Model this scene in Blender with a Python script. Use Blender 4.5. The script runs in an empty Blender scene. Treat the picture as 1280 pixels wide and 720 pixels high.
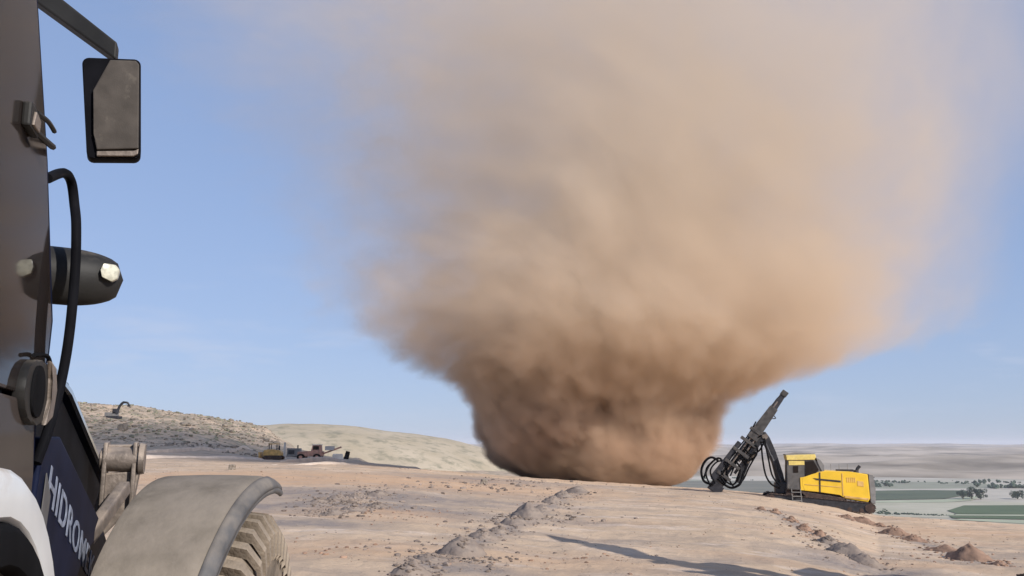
import bpy, bmesh, math, random
from mathutils import Vector, Matrix, noise as mn
random.seed(7)
S = bpy.context.scene
COL = S.collection
R = math.radians
# ------------------------------------------------------------------ camera
EYE = 1.75
F = 1108.0
PITCH = math.atan(196 / F)
cam = bpy.data.cameras.new("camera")
cam.lens = 36 * F / 1280
cam.clip_start = 0.05
cam.clip_end = 60000
co = bpy.data.objects.new("camera", cam)
COL.objects.link(co)
co.location = (0, 0, EYE)
co.rotation_euler = (R(90) + PITCH, 0, 0)
S.camera = co
# ------------------------------------------------------------------ sun and sky
SUN_AZ = math.atan2(0.73, -0.68)      # clockwise from +Y : to the right and behind
SUN_EL = R(29)
sv = Vector((math.sin(SUN_AZ) * math.cos(SUN_EL), math.cos(SUN_AZ) * math.cos(SUN_EL), math.sin(SUN_EL)))
sl = bpy.data.lights.new("sun", 'SUN')
sl.energy = 4.9
sl.angle = R(0.55)
sl.color = (1.0, 0.95, 0.88)
so = bpy.data.objects.new("sun", sl)
COL.objects.link(so)
so.rotation_euler = sv.to_track_quat('Z', 'Y').to_euler()
W = bpy.data.worlds.new("World")
S.world = W
W.use_nodes = True
wn, wl = W.node_tree.nodes, W.node_tree.links
bg = wn["Background"]
sky = wn.new("ShaderNodeTexSky")
sky.sky_type = 'NISHITA'
sky.sun_disc = False
sky.sun_elevation = SUN_EL
sky.sun_rotation = SUN_AZ
sky.air_density = 1.0
sky.dust_density = 0.3
sky.ozone_density = 3.0
# thin low cloud wisps all the way round the horizon
tc = wn.new("ShaderNodeTexCoord")
mp = wn.new("ShaderNodeMapping")
mp.inputs["Scale"].default_value = (3.0, 3.0, 16.0)
ns = wn.new("ShaderNodeTexNoise")
ns.inputs["Scale"].default_value = 2.2
ns.inputs["Detail"].default_value = 6
ns.inputs["Roughness"].default_value = 0.6
cr = wn.new("ShaderNodeMapRange")
cr.inputs["From Min"].default_value = 0.52
cr.inputs["From Max"].default_value = 0.80
sep = wn.new("ShaderNodeSeparateXYZ")
band = wn.new("ShaderNodeValToRGB")
for e in list(band.color_ramp.elements)[1:]:
    band.color_ramp.elements.remove(e)
band.color_ramp.elements[0].position = 0.02
band.color_ramp.elements[0].color = (0.3, 0.3, 0.3, 1)
for p, v in ((0.09, 1.0), (0.14, .5), (0.22, 0.0)):
    el = band.color_ramp.elements.new(p)
    el.color = (v, v, v, 1)
mul = wn.new("ShaderNodeMath")
mul.operation = 'MULTIPLY'
mul2 = wn.new("ShaderNodeMath")
mul2.operation = 'MULTIPLY'
mul2.inputs[1].default_value = 0.55
mx = wn.new("ShaderNodeMix")
mx.data_type = 'RGBA'
mx.inputs["B"].default_value = (6.2, 6.6, 8.0, 1)
wl.new(tc.outputs["Generated"], mp.inputs["Vector"])
wl.new(mp.outputs["Vector"], ns.inputs["Vector"])
wl.new(ns.outputs["Fac"], cr.inputs["Value"])
wl.new(tc.outputs["Generated"], sep.inputs[0])
wl.new(sep.outputs["Z"], band.inputs["Fac"])
wl.new(cr.outputs[0], mul.inputs[0])
wl.new(band.outputs["Color"], mul.inputs[1])
wl.new(mul.outputs[0], mul2.inputs[0])
wl.new(mul2.outputs[0], mx.inputs["Factor"])
gm_ = wn.new("ShaderNodeGamma")
gm_.inputs["Gamma"].default_value = 0.35          # tone curve that evens out the sky's gradient
ti_ = wn.new("ShaderNodeMix")
ti_.data_type = 'RGBA'
ti_.blend_type = 'MULTIPLY'
ti_.inputs["Factor"].default_value = 1
ti_.inputs["B"].default_value = (2.40, 2.85, 3.95, 1)
wl.new(sky.outputs["Color"], gm_.inputs["Color"])
wl.new(gm_.outputs["Color"], ti_.inputs["A"])
wl.new(ti_.outputs["Result"], mx.inputs["A"])
wl.new(mx.outputs["Result"], bg.inputs["Color"])
bg.inputs["Strength"].default_value = 0.10
S.view_settings.view_transform = 'Standard'
S.view_settings.look = 'None'
S.view_settings.exposure = 0.0
S.view_settings.gamma = 1.0
S.render.engine = 'CYCLES'
S.cycles.use_denoising = True
S.cycles.volume_bounces = 4
S.cycles.max_bounces = 8
S.cycles.volume_step_rate = 1.0
S.cycles.volume_max_steps = 256

# ------------------------------------------------------------------ pixel <-> place
def ray(px, py):
    u, v = (px - 640) / F, (360 - py) / F
    y = math.cos(PITCH) - v * math.sin(PITCH)
    z = math.sin(PITCH) + v * math.cos(PITCH)
    return u / y, z / y                 # x and z per metre of depth

def at(px, py, D):
    a, b = ray(px, py)
    return Vector((a * D, D, EYE + b * D))

# ------------------------------------------------------------------ helpers
def tag(o, label=None, cat=None, group=None, kind=None):
    if label: o["label"] = label
    if cat: o["category"] = cat
    if group: o["group"] = group
    if kind: o["kind"] = kind
    return o

class MB:
    """collects shapes into one bmesh"""
    def __init__(s):
        s.b = bmesh.new()
    def box(s, c, size, rot=None, bevel=0.0):
        M = Matrix.Translation(c) @ (rot.to_4x4() if rot is not None else Matrix.Identity(4)) @ Matrix.Diagonal((*size, 1))
        r = bmesh.ops.create_cube(s.b, size=1, matrix=M)
        if bevel:
            es = list({e for v in r["verts"] for e in v.link_edges})
            bmesh.ops.bevel(s.b, geom=es, offset=bevel, segments=2, affect='EDGES', profile=.6)
        return s
    def bar(s, a, b, w, h=None, up=(0, 0, 1), bevel=0.0):
        a, b = Vector(a), Vector(b)
        d = b - a
        X = d.normalized()
        Y = Vector(up).cross(X)
        if Y.length < 1e-4: Y = Vector((0, 1, 0)).cross(X)
        Y.normalize()
        Z = X.cross(Y)
        m = Matrix((X, Y, Z)).transposed()
        return s.box((a + b) / 2, (d.length, w, h or w), m, bevel)
    def cyl(s, a, b, r1, r2=None, n=16):
        a, b = Vector(a), Vector(b)
        q = (b - a).to_track_quat('Z', 'Y').to_matrix().to_4x4()
        bmesh.ops.create_cone(s.b, cap_ends=True, segments=n, radius1=r1, radius2=r1 if r2 is None else r2,
                              depth=(b - a).length, matrix=Matrix.Translation((a + b) / 2) @ q)
        return s
    def tube(s, pts, r, n=8, smooth=6):
        P = [Vector(p) for p in pts]
        if smooth and len(P) > 2:
            Q = []
            for i in range(len(P) - 1):
                p0, p1, p2, p3 = P[max(i - 1, 0)], P[i], P[i + 1], P[min(i + 2, len(P) - 1)]
                for k in range(smooth):
                    t = k / smooth
                    Q.append(.5 * ((2 * p1) + (-p0 + p2) * t + (2 * p0 - 5 * p1 + 4 * p2 - p3) * t * t + (-p0 + 3 * p1 - 3 * p2 + p3) * t ** 3))
            Q.append(P[-1]); P = Q
        rings = []
        nrm = None
        for i, p in enumerate(P):
            d = (P[min(i + 1, len(P) - 1)] - P[max(i - 1, 0)]).normalized()
            if nrm is None:
                nrm = d.orthogonal().normalized()
            nrm = (nrm - d * nrm.dot(d)).normalized()
            bn = d.cross(nrm)
            rr = r[min(i, len(r) - 1)] if isinstance(r, (list, tuple)) else r
            rings.append([s.b.verts.new(p + (nrm * math.cos(a) + bn * math.sin(a)) * rr) for a in [2 * math.pi * k / n for k in range(n)]])
        for A, B in zip(rings, rings[1:]):
            for k in range(n):
                s.b.faces.new((A[k], A[(k + 1) % n], B[(k + 1) % n], B[k]))
        s.b.faces.new(rings[0][::-1]); s.b.faces.new(rings[-1])
        return s
    def prism(s, pts, a, b, f, bevel=0.0):
        """polygon pts (2D) between levels a and b; f(p, level) -> 3D"""
        A = [s.b.verts.new(f(p, a)) for p in pts]
        B = [s.b.verts.new(f(p, b)) for p in pts]
        n = len(pts)
        fs = [s.b.faces.new(A[::-1]), s.b.faces.new(B)]
        for k in range(n):
            fs.append(s.b.faces.new((A[k], A[(k + 1) % n], B[(k + 1) % n], B[k])))
        if bevel:
            es = list({e for v in A + B for e in v.link_edges})
            bmesh.ops.bevel(s.b, geom=es, offset=bevel, segments=2, affect='EDGES', profile=.6, clamp_overlap=True)
        return s
    def grid(s, rows, closed=False):
        V = [[s.b.verts.new(p) for p in r] for r in rows]
        for A, B in zip(V, V[1:]):
            m = len(A)
            for k in range(m if closed else m - 1):
                s.b.faces.new((A[k], A[(k + 1) % m], B[(k + 1) % m], B[k]))
        return s
    def build(s, name, mat, parent=None, smooth=False, angle=35):
        bmesh.ops.recalc_face_normals(s.b, faces=s.b.faces)
        me = bpy.data.meshes.new(name)
        s.b.to_mesh(me); s.b.free()
        if mat: me.materials.append(mat)
        if smooth:
            me.polygons.foreach_set("use_smooth", [True] * len(me.polygons))
            try: me.set_sharp_from_angle(angle=R(angle))
            except Exception: pass
        o = bpy.data.objects.new(name, me)
        COL.objects.link(o)
        if parent is not None: o.parent = parent
        return o

def empty(name, loc=(0, 0, 0), rot=(0, 0, 0)):
    o = bpy.data.objects.new(name, None)
    o.empty_display_size = .3
    COL.objects.link(o)
    o.location = loc; o.rotation_euler = rot
    return o

def copy_tree(o, parent=None):
    c = o.copy(); COL.objects.link(c)
    if parent is not None: c.parent = parent
    for ch in [x for x in o.children]:
        copy_tree(ch, c)
    return c

# ------------------------------------------------------------------ materials
def mat(name, col, rough=.6, metal=0, var=.12, nscale=6, bump=.0, bscale=40, dust=None, dust_amt=.0, spec=.5, coat=0, col2=None, stretch=None):
    m = bpy.data.materials.new(name); m.use_nodes = True
    N, L = m.node_tree.nodes, m.node_tree.links
    p = N["Principled BSDF"]
    p.inputs["Roughness"].default_value = rough
    p.inputs["Metallic"].default_value = metal
    p.inputs["Specular IOR Level"].default_value = spec
    if spec < .2: p.inputs["IOR"].default_value = 1.12
    if coat: p.inputs["Coat Weight"].default_value = coat; p.inputs["Coat Roughness"].default_value = .08
    t = N.new("ShaderNodeTexCoord")
    src = t.outputs["Object"]
    if stretch:
        mm = N.new("ShaderNodeMapping"); mm.inputs["Scale"].default_value = stretch
        L.new(src, mm.inputs["Vector"]); src = mm.outputs["Vector"]
    n1 = N.new("ShaderNodeTexNoise"); n1.inputs["Scale"].default_value = nscale; n1.inputs["Detail"].default_value = 6
    L.new(src, n1.inputs["Vector"])
    c = N.new("ShaderNodeMix"); c.data_type = 'RGBA'
    a = col2 or tuple(x * (1 + var) for x in col)
    b = col if col2 else tuple(x * (1 - var) for x in col)
    c.inputs["A"].default_value = (*b, 1); c.inputs["B"].default_value = (*a, 1)
    mr = N.new("ShaderNodeMapRange"); mr.inputs["From Min"].default_value = .35; mr.inputs["From Max"].default_value = .65
    L.new(n1.outputs["Fac"], mr.inputs["Value"]); L.new(mr.outputs[0], c.inputs["Factor"])
    out = c.outputs["Result"]
    if dust:
        n2 = N.new("ShaderNodeTexNoise"); n2.inputs["Scale"].default_value = nscale * .7; n2.inputs["Detail"].default_value = 8; n2.inputs["Roughness"].default_value = .65
        L.new(t.outputs["Object"], n2.inputs["Vector"])
        geo = N.new("ShaderNodeNewGeometry"); sp = N.new("ShaderNodeSeparateXYZ"); L.new(geo.outputs["Normal"], sp.inputs[0])
        ad = N.new("ShaderNodeMath"); ad.operation = 'MULTIPLY_ADD'; ad.inputs[1].default_value = .25; L.new(sp.outputs["Z"], ad.inputs[0]); L.new(n2.outputs["Fac"], ad.inputs[2])
        m2 = N.new("ShaderNodeMapRange"); m2.inputs["From Min"].default_value = .75 - dust_amt * .6; m2.inputs["From Max"].default_value = 1.05 - dust_amt * .6; m2.inputs["To Max"].default_value = min(1, .5 + dust_amt)
        L.new(ad.outputs[0], m2.inputs["Value"])
        d = N.new("ShaderNodeMix"); d.data_type = 'RGBA'; d.inputs["B"].default_value = (*dust, 1)
        L.new(m2.outputs[0], d.inputs["Factor"]); L.new(out, d.inputs["A"]); out = d.outputs["Result"]
        rr = N.new("ShaderNodeMapRange"); rr.inputs["To Min"].default_value = rough; rr.inputs["To Max"].default_value = .95
        L.new(m2.outputs[0], rr.inputs["Value"]); L.new(rr.outputs[0], p.inputs["Roughness"])
    L.new(out, p.inputs["Base Color"])
    if bump:
        n3 = N.new("ShaderNodeTexNoise"); n3.inputs["Scale"].default_value = bscale; n3.inputs["Detail"].default_value = 5
        L.new(t.outputs["Object"], n3.inputs["Vector"])
        bp = N.new("ShaderNodeBump"); bp.inputs["Strength"].default_value = bump; bp.inputs["Distance"].default_value = .02
        L.new(n3.outputs["Fac"], bp.inputs["Height"]); L.new(bp.outputs[0], p.inputs["Normal"])
    return m

DUST = (.42, .34, .27)
M = {}
M['white'] = mat("white_paint", (.72, .72, .70), .35, var=.03, dust=DUST, dust_amt=.22, coat=.2)
M['navy'] = mat("navy_paint", (.008, .011, .028), .45, var=.2, spec=.14)
M['black'] = mat("black_paint", (.009, .009, .011), .5, var=.3, spec=.12)
M['cabgrey'] = mat("cab_panel", (.062, .050, .044), .5, spec=.15, var=.1, nscale=2, dust=DUST, dust_amt=.08, coat=.15)
M['plastic'] = mat("black_plastic", (.02, .019, .018), .55, spec=.25, var=.3, bump=.04, bscale=150, dust=(.3, .25, .2), dust_amt=.18)
M['fender'] = mat("dusty_fender", (.19, .163, .132), .92, spec=.15, var=.28, nscale=7, bump=.2, bscale=30, dust=(.24, .205, .17), dust_amt=.4)
M['lip'] = mat("fender_lip", (.095, .092, .092), .6, spec=.3, var=.2, nscale=8, dust=(.22, .19, .16), dust_amt=.38)
M['tyre'] = mat("dusty_tyre", (.17, .135, .10), .95, var=.3, nscale=9, bump=.5, bscale=45, dust=(.33, .265, .20), dust_amt=.42)
M['rubber'] = mat("dark_rubber", (.02, .018, .017), .95, spec=.1, var=.3, dust=DUST, dust_amt=.15)
M['steel'] = mat("worn_steel", (.22, .18, .15), .55, .5, var=.25, nscale=14, bump=.2, dust=DUST, dust_amt=.35)
M['rod'] = mat("chrome_rod", (.6, .6, .6), .15, 1, var=.05)
M['lens'] = mat("lamp_lens", (.50, .48, .38), .2, var=.25, nscale=60, coat=.4)
M['mirror_back'] = mat("mirror_shell", (.075, .064, .055), .7, spec=.2, var=.2, nscale=14, bump=.06, bscale=220, dust=(.3, .26, .21), dust_amt=.2)
M['letter'] = mat("white_lettering", (.21, .235, .30), .6, var=.35, nscale=30)
M['red'] = mat("red_stripe", (.22, .03, .03), .5)
M['yellow'] = mat("yellow_paint", (.80, .50, .03), .45, var=.08, nscale=1.5, dust=(.6, .45, .25), dust_amt=.18)
M['yroof'] = mat("yellow_roof", (.72, .55, .16), .5, var=.1, dust=(.6, .5, .32), dust_amt=.3)
M['riggrey'] = mat("grey_paint", (.20, .19, .18), .55, var=.15, nscale=3, dust=DUST, dust_amt=.3)
M['cabdark'] = mat('dusty_dark_paint', (.10, .092, .085), .6, var=.2, nscale=3, dust=DUST, dust_amt=.25)
M['rigdark'] = mat("dark_steel", (.035, .034, .038), .5, .3, var=.35, nscale=5, dust=(.2, .18, .16), dust_amt=.2)
M['feed'] = mat("feed_steel", (.075, .068, .062), .5, .3, var=.35, nscale=4, dust=(.25, .21, .17), dust_amt=.3)
M['rust'] = mat("rusty_frame", (.055, .032, .024), .8, var=.4, nscale=4, dust=DUST, dust_amt=.2)
M['hose'] = mat("hose_rubber", (.010, .010, .011), .7, spec=.1)
M['redmach'] = mat("faded_red_paint", (.58, .31, .22), .6, var=.2, nscale=3, dust=(.6, .42, .36), dust_amt=.3)
M['oldyellow'] = mat("faded_yellow_paint", (.62, .38, .12), .6, var=.25, nscale=2, dust=(.6, .45, .3), dust_amt=.3)
M['concrete'] = mat("pale_concrete", (.62, .58, .53), .9, var=.1, nscale=2)
M['rock'] = mat("grey_rock", (.25, .21, .17), .95, spec=.1, var=.3, nscale=.7, bump=.4, bscale=8)
M['redrock'] = mat("red_brown_clod", (.29, .19, .135), .95, spec=.1, var=.3, nscale=3, bump=.4, bscale=20)
M['heap'] = mat("grey_cuttings", (.20, .16, .137), .97, var=.22, nscale=2.5, bump=1, bscale=14, col2=(.30, .24, .195), spec=.1)
M['heapred'] = mat("brown_cuttings", (.27, .175, .125), .97, spec=.1, var=.22, nscale=2.5, bump=.8, bscale=14)
M['pebble'] = mat("pebble", (.22, .175, .145), .95, var=.4, nscale=.35, spec=.1)
M['leaf'] = mat("dark_foliage", (.045, .07, .045), .9, var=.35, nscale=.3)
M['bark'] = mat("tree_bark", (.11, .085, .06), .95)
M['shrub'] = mat("dry_scrub", (.22, .21, .145), .95, var=.3, nscale=.4)

def glass_mat():
    m = bpy.data.materials.new("tinted_glass"); m.use_nodes = True
    p = m.node_tree.nodes["Principled BSDF"]
    p.inputs["Base Color"].default_value = (.022, .017, .014, 1)
    p.inputs["Roughness"].default_value = .04
    p.inputs["IOR"].default_value = 1.16
    N, L = m.node_tree.nodes, m.node_tree.links
    t = N.new("ShaderNodeTexCoord"); n = N.new("ShaderNodeTexNoise"); n.inputs["Scale"].default_value = 3; n.inputs["Detail"].default_value = 8
    L.new(t.outputs["Object"], n.inputs["Vector"])
    r = N.new("ShaderNodeMapRange"); r.inputs["From Min"].default_value = .4; r.inputs["From Max"].default_value = .7
    r.inputs["To Min"].default_value = .02; r.inputs["To Max"].default_value = .12
    L.new(n.outputs["Fac"], r.inputs["Value"]); L.new(r.outputs[0], p.inputs["Roughness"])
    c = N.new("ShaderNodeMix"); c.data_type = 'RGBA'; c.inputs["A"].default_value = (.022, .017, .015, 1); c.inputs["B"].default_value = (.055, .042, .036, 1)
    L.new(r.outputs[0], c.inputs["Factor"]); L.new(c.outputs["Result"], p.inputs["Base Color"])
    return m
M['glass'] = glass_mat()

# ------------------------------------------------------------------ terrain
def interp(tab, x):
    if x <= tab[0][0]: return tab[0][1]
    for (a, va), (b, vb) in zip(tab, tab[1:]):
        if x <= b:
            t = (x - a) / (b - a)
            if isinstance(va, (tuple, list)): return [p + (q - p) * t for p, q in zip(va, vb)]
            return va + (vb - va) * t
    return tab[-1][1]

# for a column of the view: distances (m) and the height seen at each, as profile nodes
RN = [0, 30, 60, 75, 100, 130, 150, 175, 215, 300]
def prof(px, pys, tail):
    a, _ = ray(px, 560)
    c = math.sqrt(1 + a * a)
    zs = []
    for r, py in zip(RN[2:], pys):
        _, b = ray(px, py)
        zs.append(EYE + b / c * r)
    z60 = zs[0]
    zs = [0, z60 * .5] + zs
    for k in range(len(zs), len(RN)):
        zs.append(tail[k - len(zs)] if k - len(zs) < len(tail) else zs[-1] - 12)
    return (math.atan(a), zs)
# px, py at R = 60,75,100,130,150,175,215 then heights
PR = [
 prof(-200, [586, 580, 572, 560, 548, 528, 506], [-4]),
 prof(100, [585, 579, 571, 560, 548, 526, 507], [-4]),
 prof(160, [584, 579, 571, 560, 549, 529, 511], [-4]),
 prof(250, [583.5, 579, 572, 562, 553, 537, 522], [-6]),
 prof(330, [583, 580, 576, 572, 568, 556, 538], [-12]),
 prof(400, [583, 581, 578, 575, 573, 570], [-3, -22]),
 prof(450, [584, 582, 579, 577, 575.5, 574], [-5, -24]),
 prof(520, [588, 587, 586.5, 587], [-6, -12, -18, -34]),
 prof(600, [594, 594.5, 597], [-6, -10, -14, -24, -42]),
 prof(700, [601.5, 602.5, 606], [-8, -14, -20, -34, -50]),
 prof(800, [607, 610, 620], [-11, -18, -25, -40, -56]),
 prof(900, [612, 618, 640], [-16, -24, -32, -46, -58]),
 prof(960, [618, 624, 650], [-18, -26, -34, -48, -58]),
 prof(1040, [632, 640, 670], [-20, -28, -36, -50, -58]),
 prof(1090, [645, 652, 690], [-22, -30, -38, -50, -58]),
 prof(1190, [652, 665, 705], [-24, -32, -40, -52, -58]),
 prof(1300, [658, 676, 720], [-26, -34, -42, -52, -58]),
 prof(1700, [690, 720, 800], [-36, -42, -48, -54, -60]),
]
def smoothnodes(zs, r):
    # monotone-ish smooth interpolation over the distance nodes
    if r >= RN[-1]: return zs[-1]
    for i in range(len(RN) - 1):
        if r <= RN[i + 1]:
            t = (r - RN[i]) / (RN[i + 1] - RN[i])
            p1, p2 = zs[i], zs[i + 1]
            h = RN[i + 1] - RN[i]
            m1 = (p2 - zs[i - 1]) / (RN[i + 1] - RN[i - 1]) * h if i > 0 else (p2 - p1)
            m2 = (zs[i + 2] - p1) / (RN[i + 2] - RN[i]) * h if i + 2 < len(RN) else (p2 - p1)
            t2, t3 = t * t, t ** 3
            return (2 * t3 - 3 * t2 + 1) * p1 + (t3 - 2 * t2 + t) * m1 + (-2 * t3 + 3 * t2) * p2 + (t3 - t2) * m2
    return zs[-1]
def ground_base(x, y):
    th = math.atan2(x, y)
    r = math.hypot(x, y)
    # behind the camera fade from the right profile to the left one round the back
    if th > R(50) or th < R(-35):
        w = ((math.degrees(th) - 50) % 360) / (360 - 85)
        w = w * w * (3 - 2 * w)
        a, b = PR[-1][1], PR[0][1]
        zs = [p + (q - p) * w for p, q in zip(a, b)]
        return smoothnodes(zs, r)
    return smoothnodes(interp(PR, th), r)
def bumps(x, y):
    r = math.hypot(x, y)
    v = Vector((x, y, 0))
    a = mn.noise(v * .11) * .16 * min(1, r / 25)
    # shallow ruts and scraped streaks, roughly across the view
    w = Vector(((x * .35 - y * .06) * .5, (y + x * .16) * 1.1, 3.1))
    a += mn.noise(w) * .035 + mn.noise(w * 3.1) * .014
    a += mn.noise(v * .8 + Vector((0, 0, 5))) * .05 + mn.noise(v * 2.3) * .028 + mn.noise(v * 6.0) * .010
    th = math.degrees(math.atan2(x, y))
    if r > 110:
        k = min(1, (r - 110) / 50)
        a += (mn.noise(v * .09) * .9 + mn.noise(v * .3) * .45 + mn.noise(v * .8) * .2) * k * (1 if th < -12 else .5)
    return a
def gz(x, y):
    return ground_base(x, y) + bumps(x, y)

def ground_mat(name):
    m = bpy.data.materials.new(name); m.use_nodes = True
    N, L = m.node_tree.nodes, m.node_tree.links
    p = N["Principled BSDF"]; p.inputs["Roughness"].default_value = .97; p.inputs["Specular IOR Level"].default_value = .15
    t = N.new("ShaderNodeTexCoord")
    def nz(scale, detail=6, st=None, rough=.55, rot=0):
        src = t.outputs["Object"]
        if st:
            mm = N.new("ShaderNodeMapping"); mm.inputs["Scale"].default_value = st; mm.inputs["Rotation"].default_value = (0, 0, rot)
            L.new(src, mm.inputs["Vector"]); src = mm.outputs["Vector"]
        n = N.new("ShaderNodeTexNoise"); n.inputs["Scale"].default_value = scale; n.inputs["Detail"].default_value = detail; n.inputs["Roughness"].default_value = rough
        L.new(src, n.inputs["Vector"]); return n.outputs["Fac"]
    def rng(v, a, b, lo=0, hi=1):
        r = N.new("ShaderNodeMapRange"); r.inputs["From Min"].default_value = a; r.inputs["From Max"].default_value = b
        r.inputs["To Min"].default_value = lo; r.inputs["To Max"].default_value = hi; L.new(v, r.inputs["Value"]); return r.outputs[0]
    def mix(f, A, B):
        c = N.new("ShaderNodeMix"); c.data_type = 'RGBA'
        for k, v in (("A", A), ("B", B)):
            if isinstance(v, tuple): c.inputs[k].default_value = (*v, 1)
            else: L.new(v, c.inputs[k])
        L.new(f, c.inputs["Factor"]); return c.outputs["Result"]
    def attr(nm):
        a = N.new("ShaderNodeAttribute"); a.attribute_name = nm; return a.outputs["Fac"]
    def mth(op, a, b):
        q = N.new("ShaderNodeMath"); q.operation = op
        for i, v in enumerate((a, b)):
            if isinstance(v, (int, float)): q.inputs[i].default_value = v
            else: L.new(v, q.inputs[i])
        return q.outputs[0]
    base = mix(rng(nz(.16, 7), .38, .62), (.530, .390, .268), (.620, .462, .325))
    base = mix(rng(nz(.45, 8, (.5, 1.3, 1), .68, .25), .49, .62, 0, .8), base, (.37, .29, .228))   # scraped grey streaks
    base = mix(rng(nz(.8, 8, (.5, 1.4, 1), .72, .12), .53, .64, 0, .8), base, (.66, .53, .42))
    base = mix(rng(nz(2.2, 8, (.5, 1.2, 1), .7, -.2), .55, .68, 0, .6), base, (.30, .235, .185))   # pale streaks
    base = mix(rng(nz(.23, 6, (.6, 1.4, 1)), .56, .70, 0, .5), base, (.50, .33, .215))             # orange soil
    gm = mth('MULTIPLY', attr("grey"), rng(nz(2.2, 7, None, .65), .25, .55, .35, 1))
    base = mix(gm, base, (.29, .24, .21))
    base = mix(mth('MULTIPLY', attr("orange"), rng(nz(.8, 6, (.4, 1.3, 1)), .3, .6, .4, 1)), base, (.56, .37, .235))
    base = mix(mth('MULTIPLY', attr("scrub"), rng(nz(.35, 9, None, .75), .44, .58)), base, (.28, .235, .17))
    base = mix(rng(nz(14, 8, None, .7), .60, .74, 0, .55), base, (.27, .21, .175))                   # specks
    base = mix(rng(nz(30, 4, None, .7), .30, .42, .35, 0), base, (.66, .55, .46))
    L.new(base, p.inputs["Base Color"])
    b1 = N.new("ShaderNodeBump"); b1.inputs["Strength"].default_value = .9; b1.inputs["Distance"].default_value = .05
    L.new(nz(5, 9, (1, 1.3, 1), .7), b1.inputs["Height"])
    b2 = N.new("ShaderNodeBump"); b2.inputs["Strength"].default_value = .5; b2.inputs["Distance"].default_value = .02
    L.new(nz(28, 6, None, .7), b2.inputs["Height"]); L.new(b1.outputs[0], b2.inputs["Normal"])
    L.new(b2.outputs[0], p.inputs["Normal"])
    return m
M['ground'] = ground_mat("sandy_ground")

# the rows of drill cuttings: centre px, base py, width px, height px
ROW_A = [(512, 722, 42, 15), (540, 706, 40, 8), (577, 698, 50, 21), (605, 674, 30, 10), (624, 667, 24, 8), (643, 656, 30, 9), (661, 648, 34, 15),
         (678, 638, 22, 7), (691, 630, 24, 8), (704, 622, 22, 8), (722, 616, 26, 6)]
ROW_B = [(953, 637, 10, 4), (971, 643, 9, 4), (991, 653, 12, 5), (1008, 663, 16, 7), (1027, 671, 14, 8), (1040, 683, 24, 7), (1070, 700, 46, 15), (1090, 709, 34, 10)]
ROW_C = [(1062, 648, 16, 4), (1085, 654, 28, 6), (1102, 658, 14, 4), (1123, 667, 30, 8), (1147, 673, 24, 6), (1186, 688, 34, 6), (1219, 703, 40, 15), (1253, 711, 18, 6)]
def hit(px, py):
    """where the sight line of a picture point meets the ground"""
    a, b = ray(px, py)
    lo, hi = 3.0, 3.0
    while hi < 400:
        hi += .5
        if EYE + b * hi < ground_base(a * hi, hi): break
        lo = hi
    for _ in range(20):
        m = (lo + hi) / 2
        if EYE + b * m < ground_base(a * m, m): hi = m
        else: lo = m
    return Vector((a * hi, hi, ground_base(a * hi, hi)))
ROW_D = [(398, 628, 22, 5), (420, 624, 26, 6), (446, 621, 24, 5), (472, 619, 22, 5), (414, 643, 26, 6), (440, 639, 30, 7), (470, 634, 22, 5)]
rows_w = [[hit(p[0], min(p[1], 719 + 20)) for p in row] for row in (ROW_A, ROW_B, ROW_C)]
# grey strips follow the rows
def seg_dist(p, a, b):
    ab = b - a; t = max(0, min(1, (p - a).dot(ab) / max(ab.length_squared, 1e-6)))
    return (p - (a + ab * t)).length
strips = []
for row in rows_w:
    pts = [v.xy for v in row]
    strips += list(zip(pts, pts[1:]))
gp = [(hit(430, 632).xy, 3.6, 1.0), (hit(460, 618).xy, 4.5, .9), (hit(380, 655).xy, 1.3, .9), (hit(700, 606).xy, 5, .6), (hit(600, 601).xy, 6, .7), (hit(550, 612).xy, 5, .5),
      (hit(1085, 712).xy, 1.6, 1.0), (hit(680, 650).xy, 1.3, .5), (hit(575, 715).xy, .8, 1.), (hit(990, 640).xy, 2, .5)]
op = [(hit(400, 597).xy, 10, 1.0), (hit(340, 600).xy, 7, 1.0), (hit(470, 640).xy, 1.8, .7), (hit(430, 690).xy, 1.8, .6), (hit(700, 705).xy, 2.2, .4), (hit(400, 690).xy, 1.5, .5), (hit(1200, 665).xy, 5, .5), (hit(1010, 672).xy, 1.3, .6), (hit(1150, 710).xy, 1.5, .5)]

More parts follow.
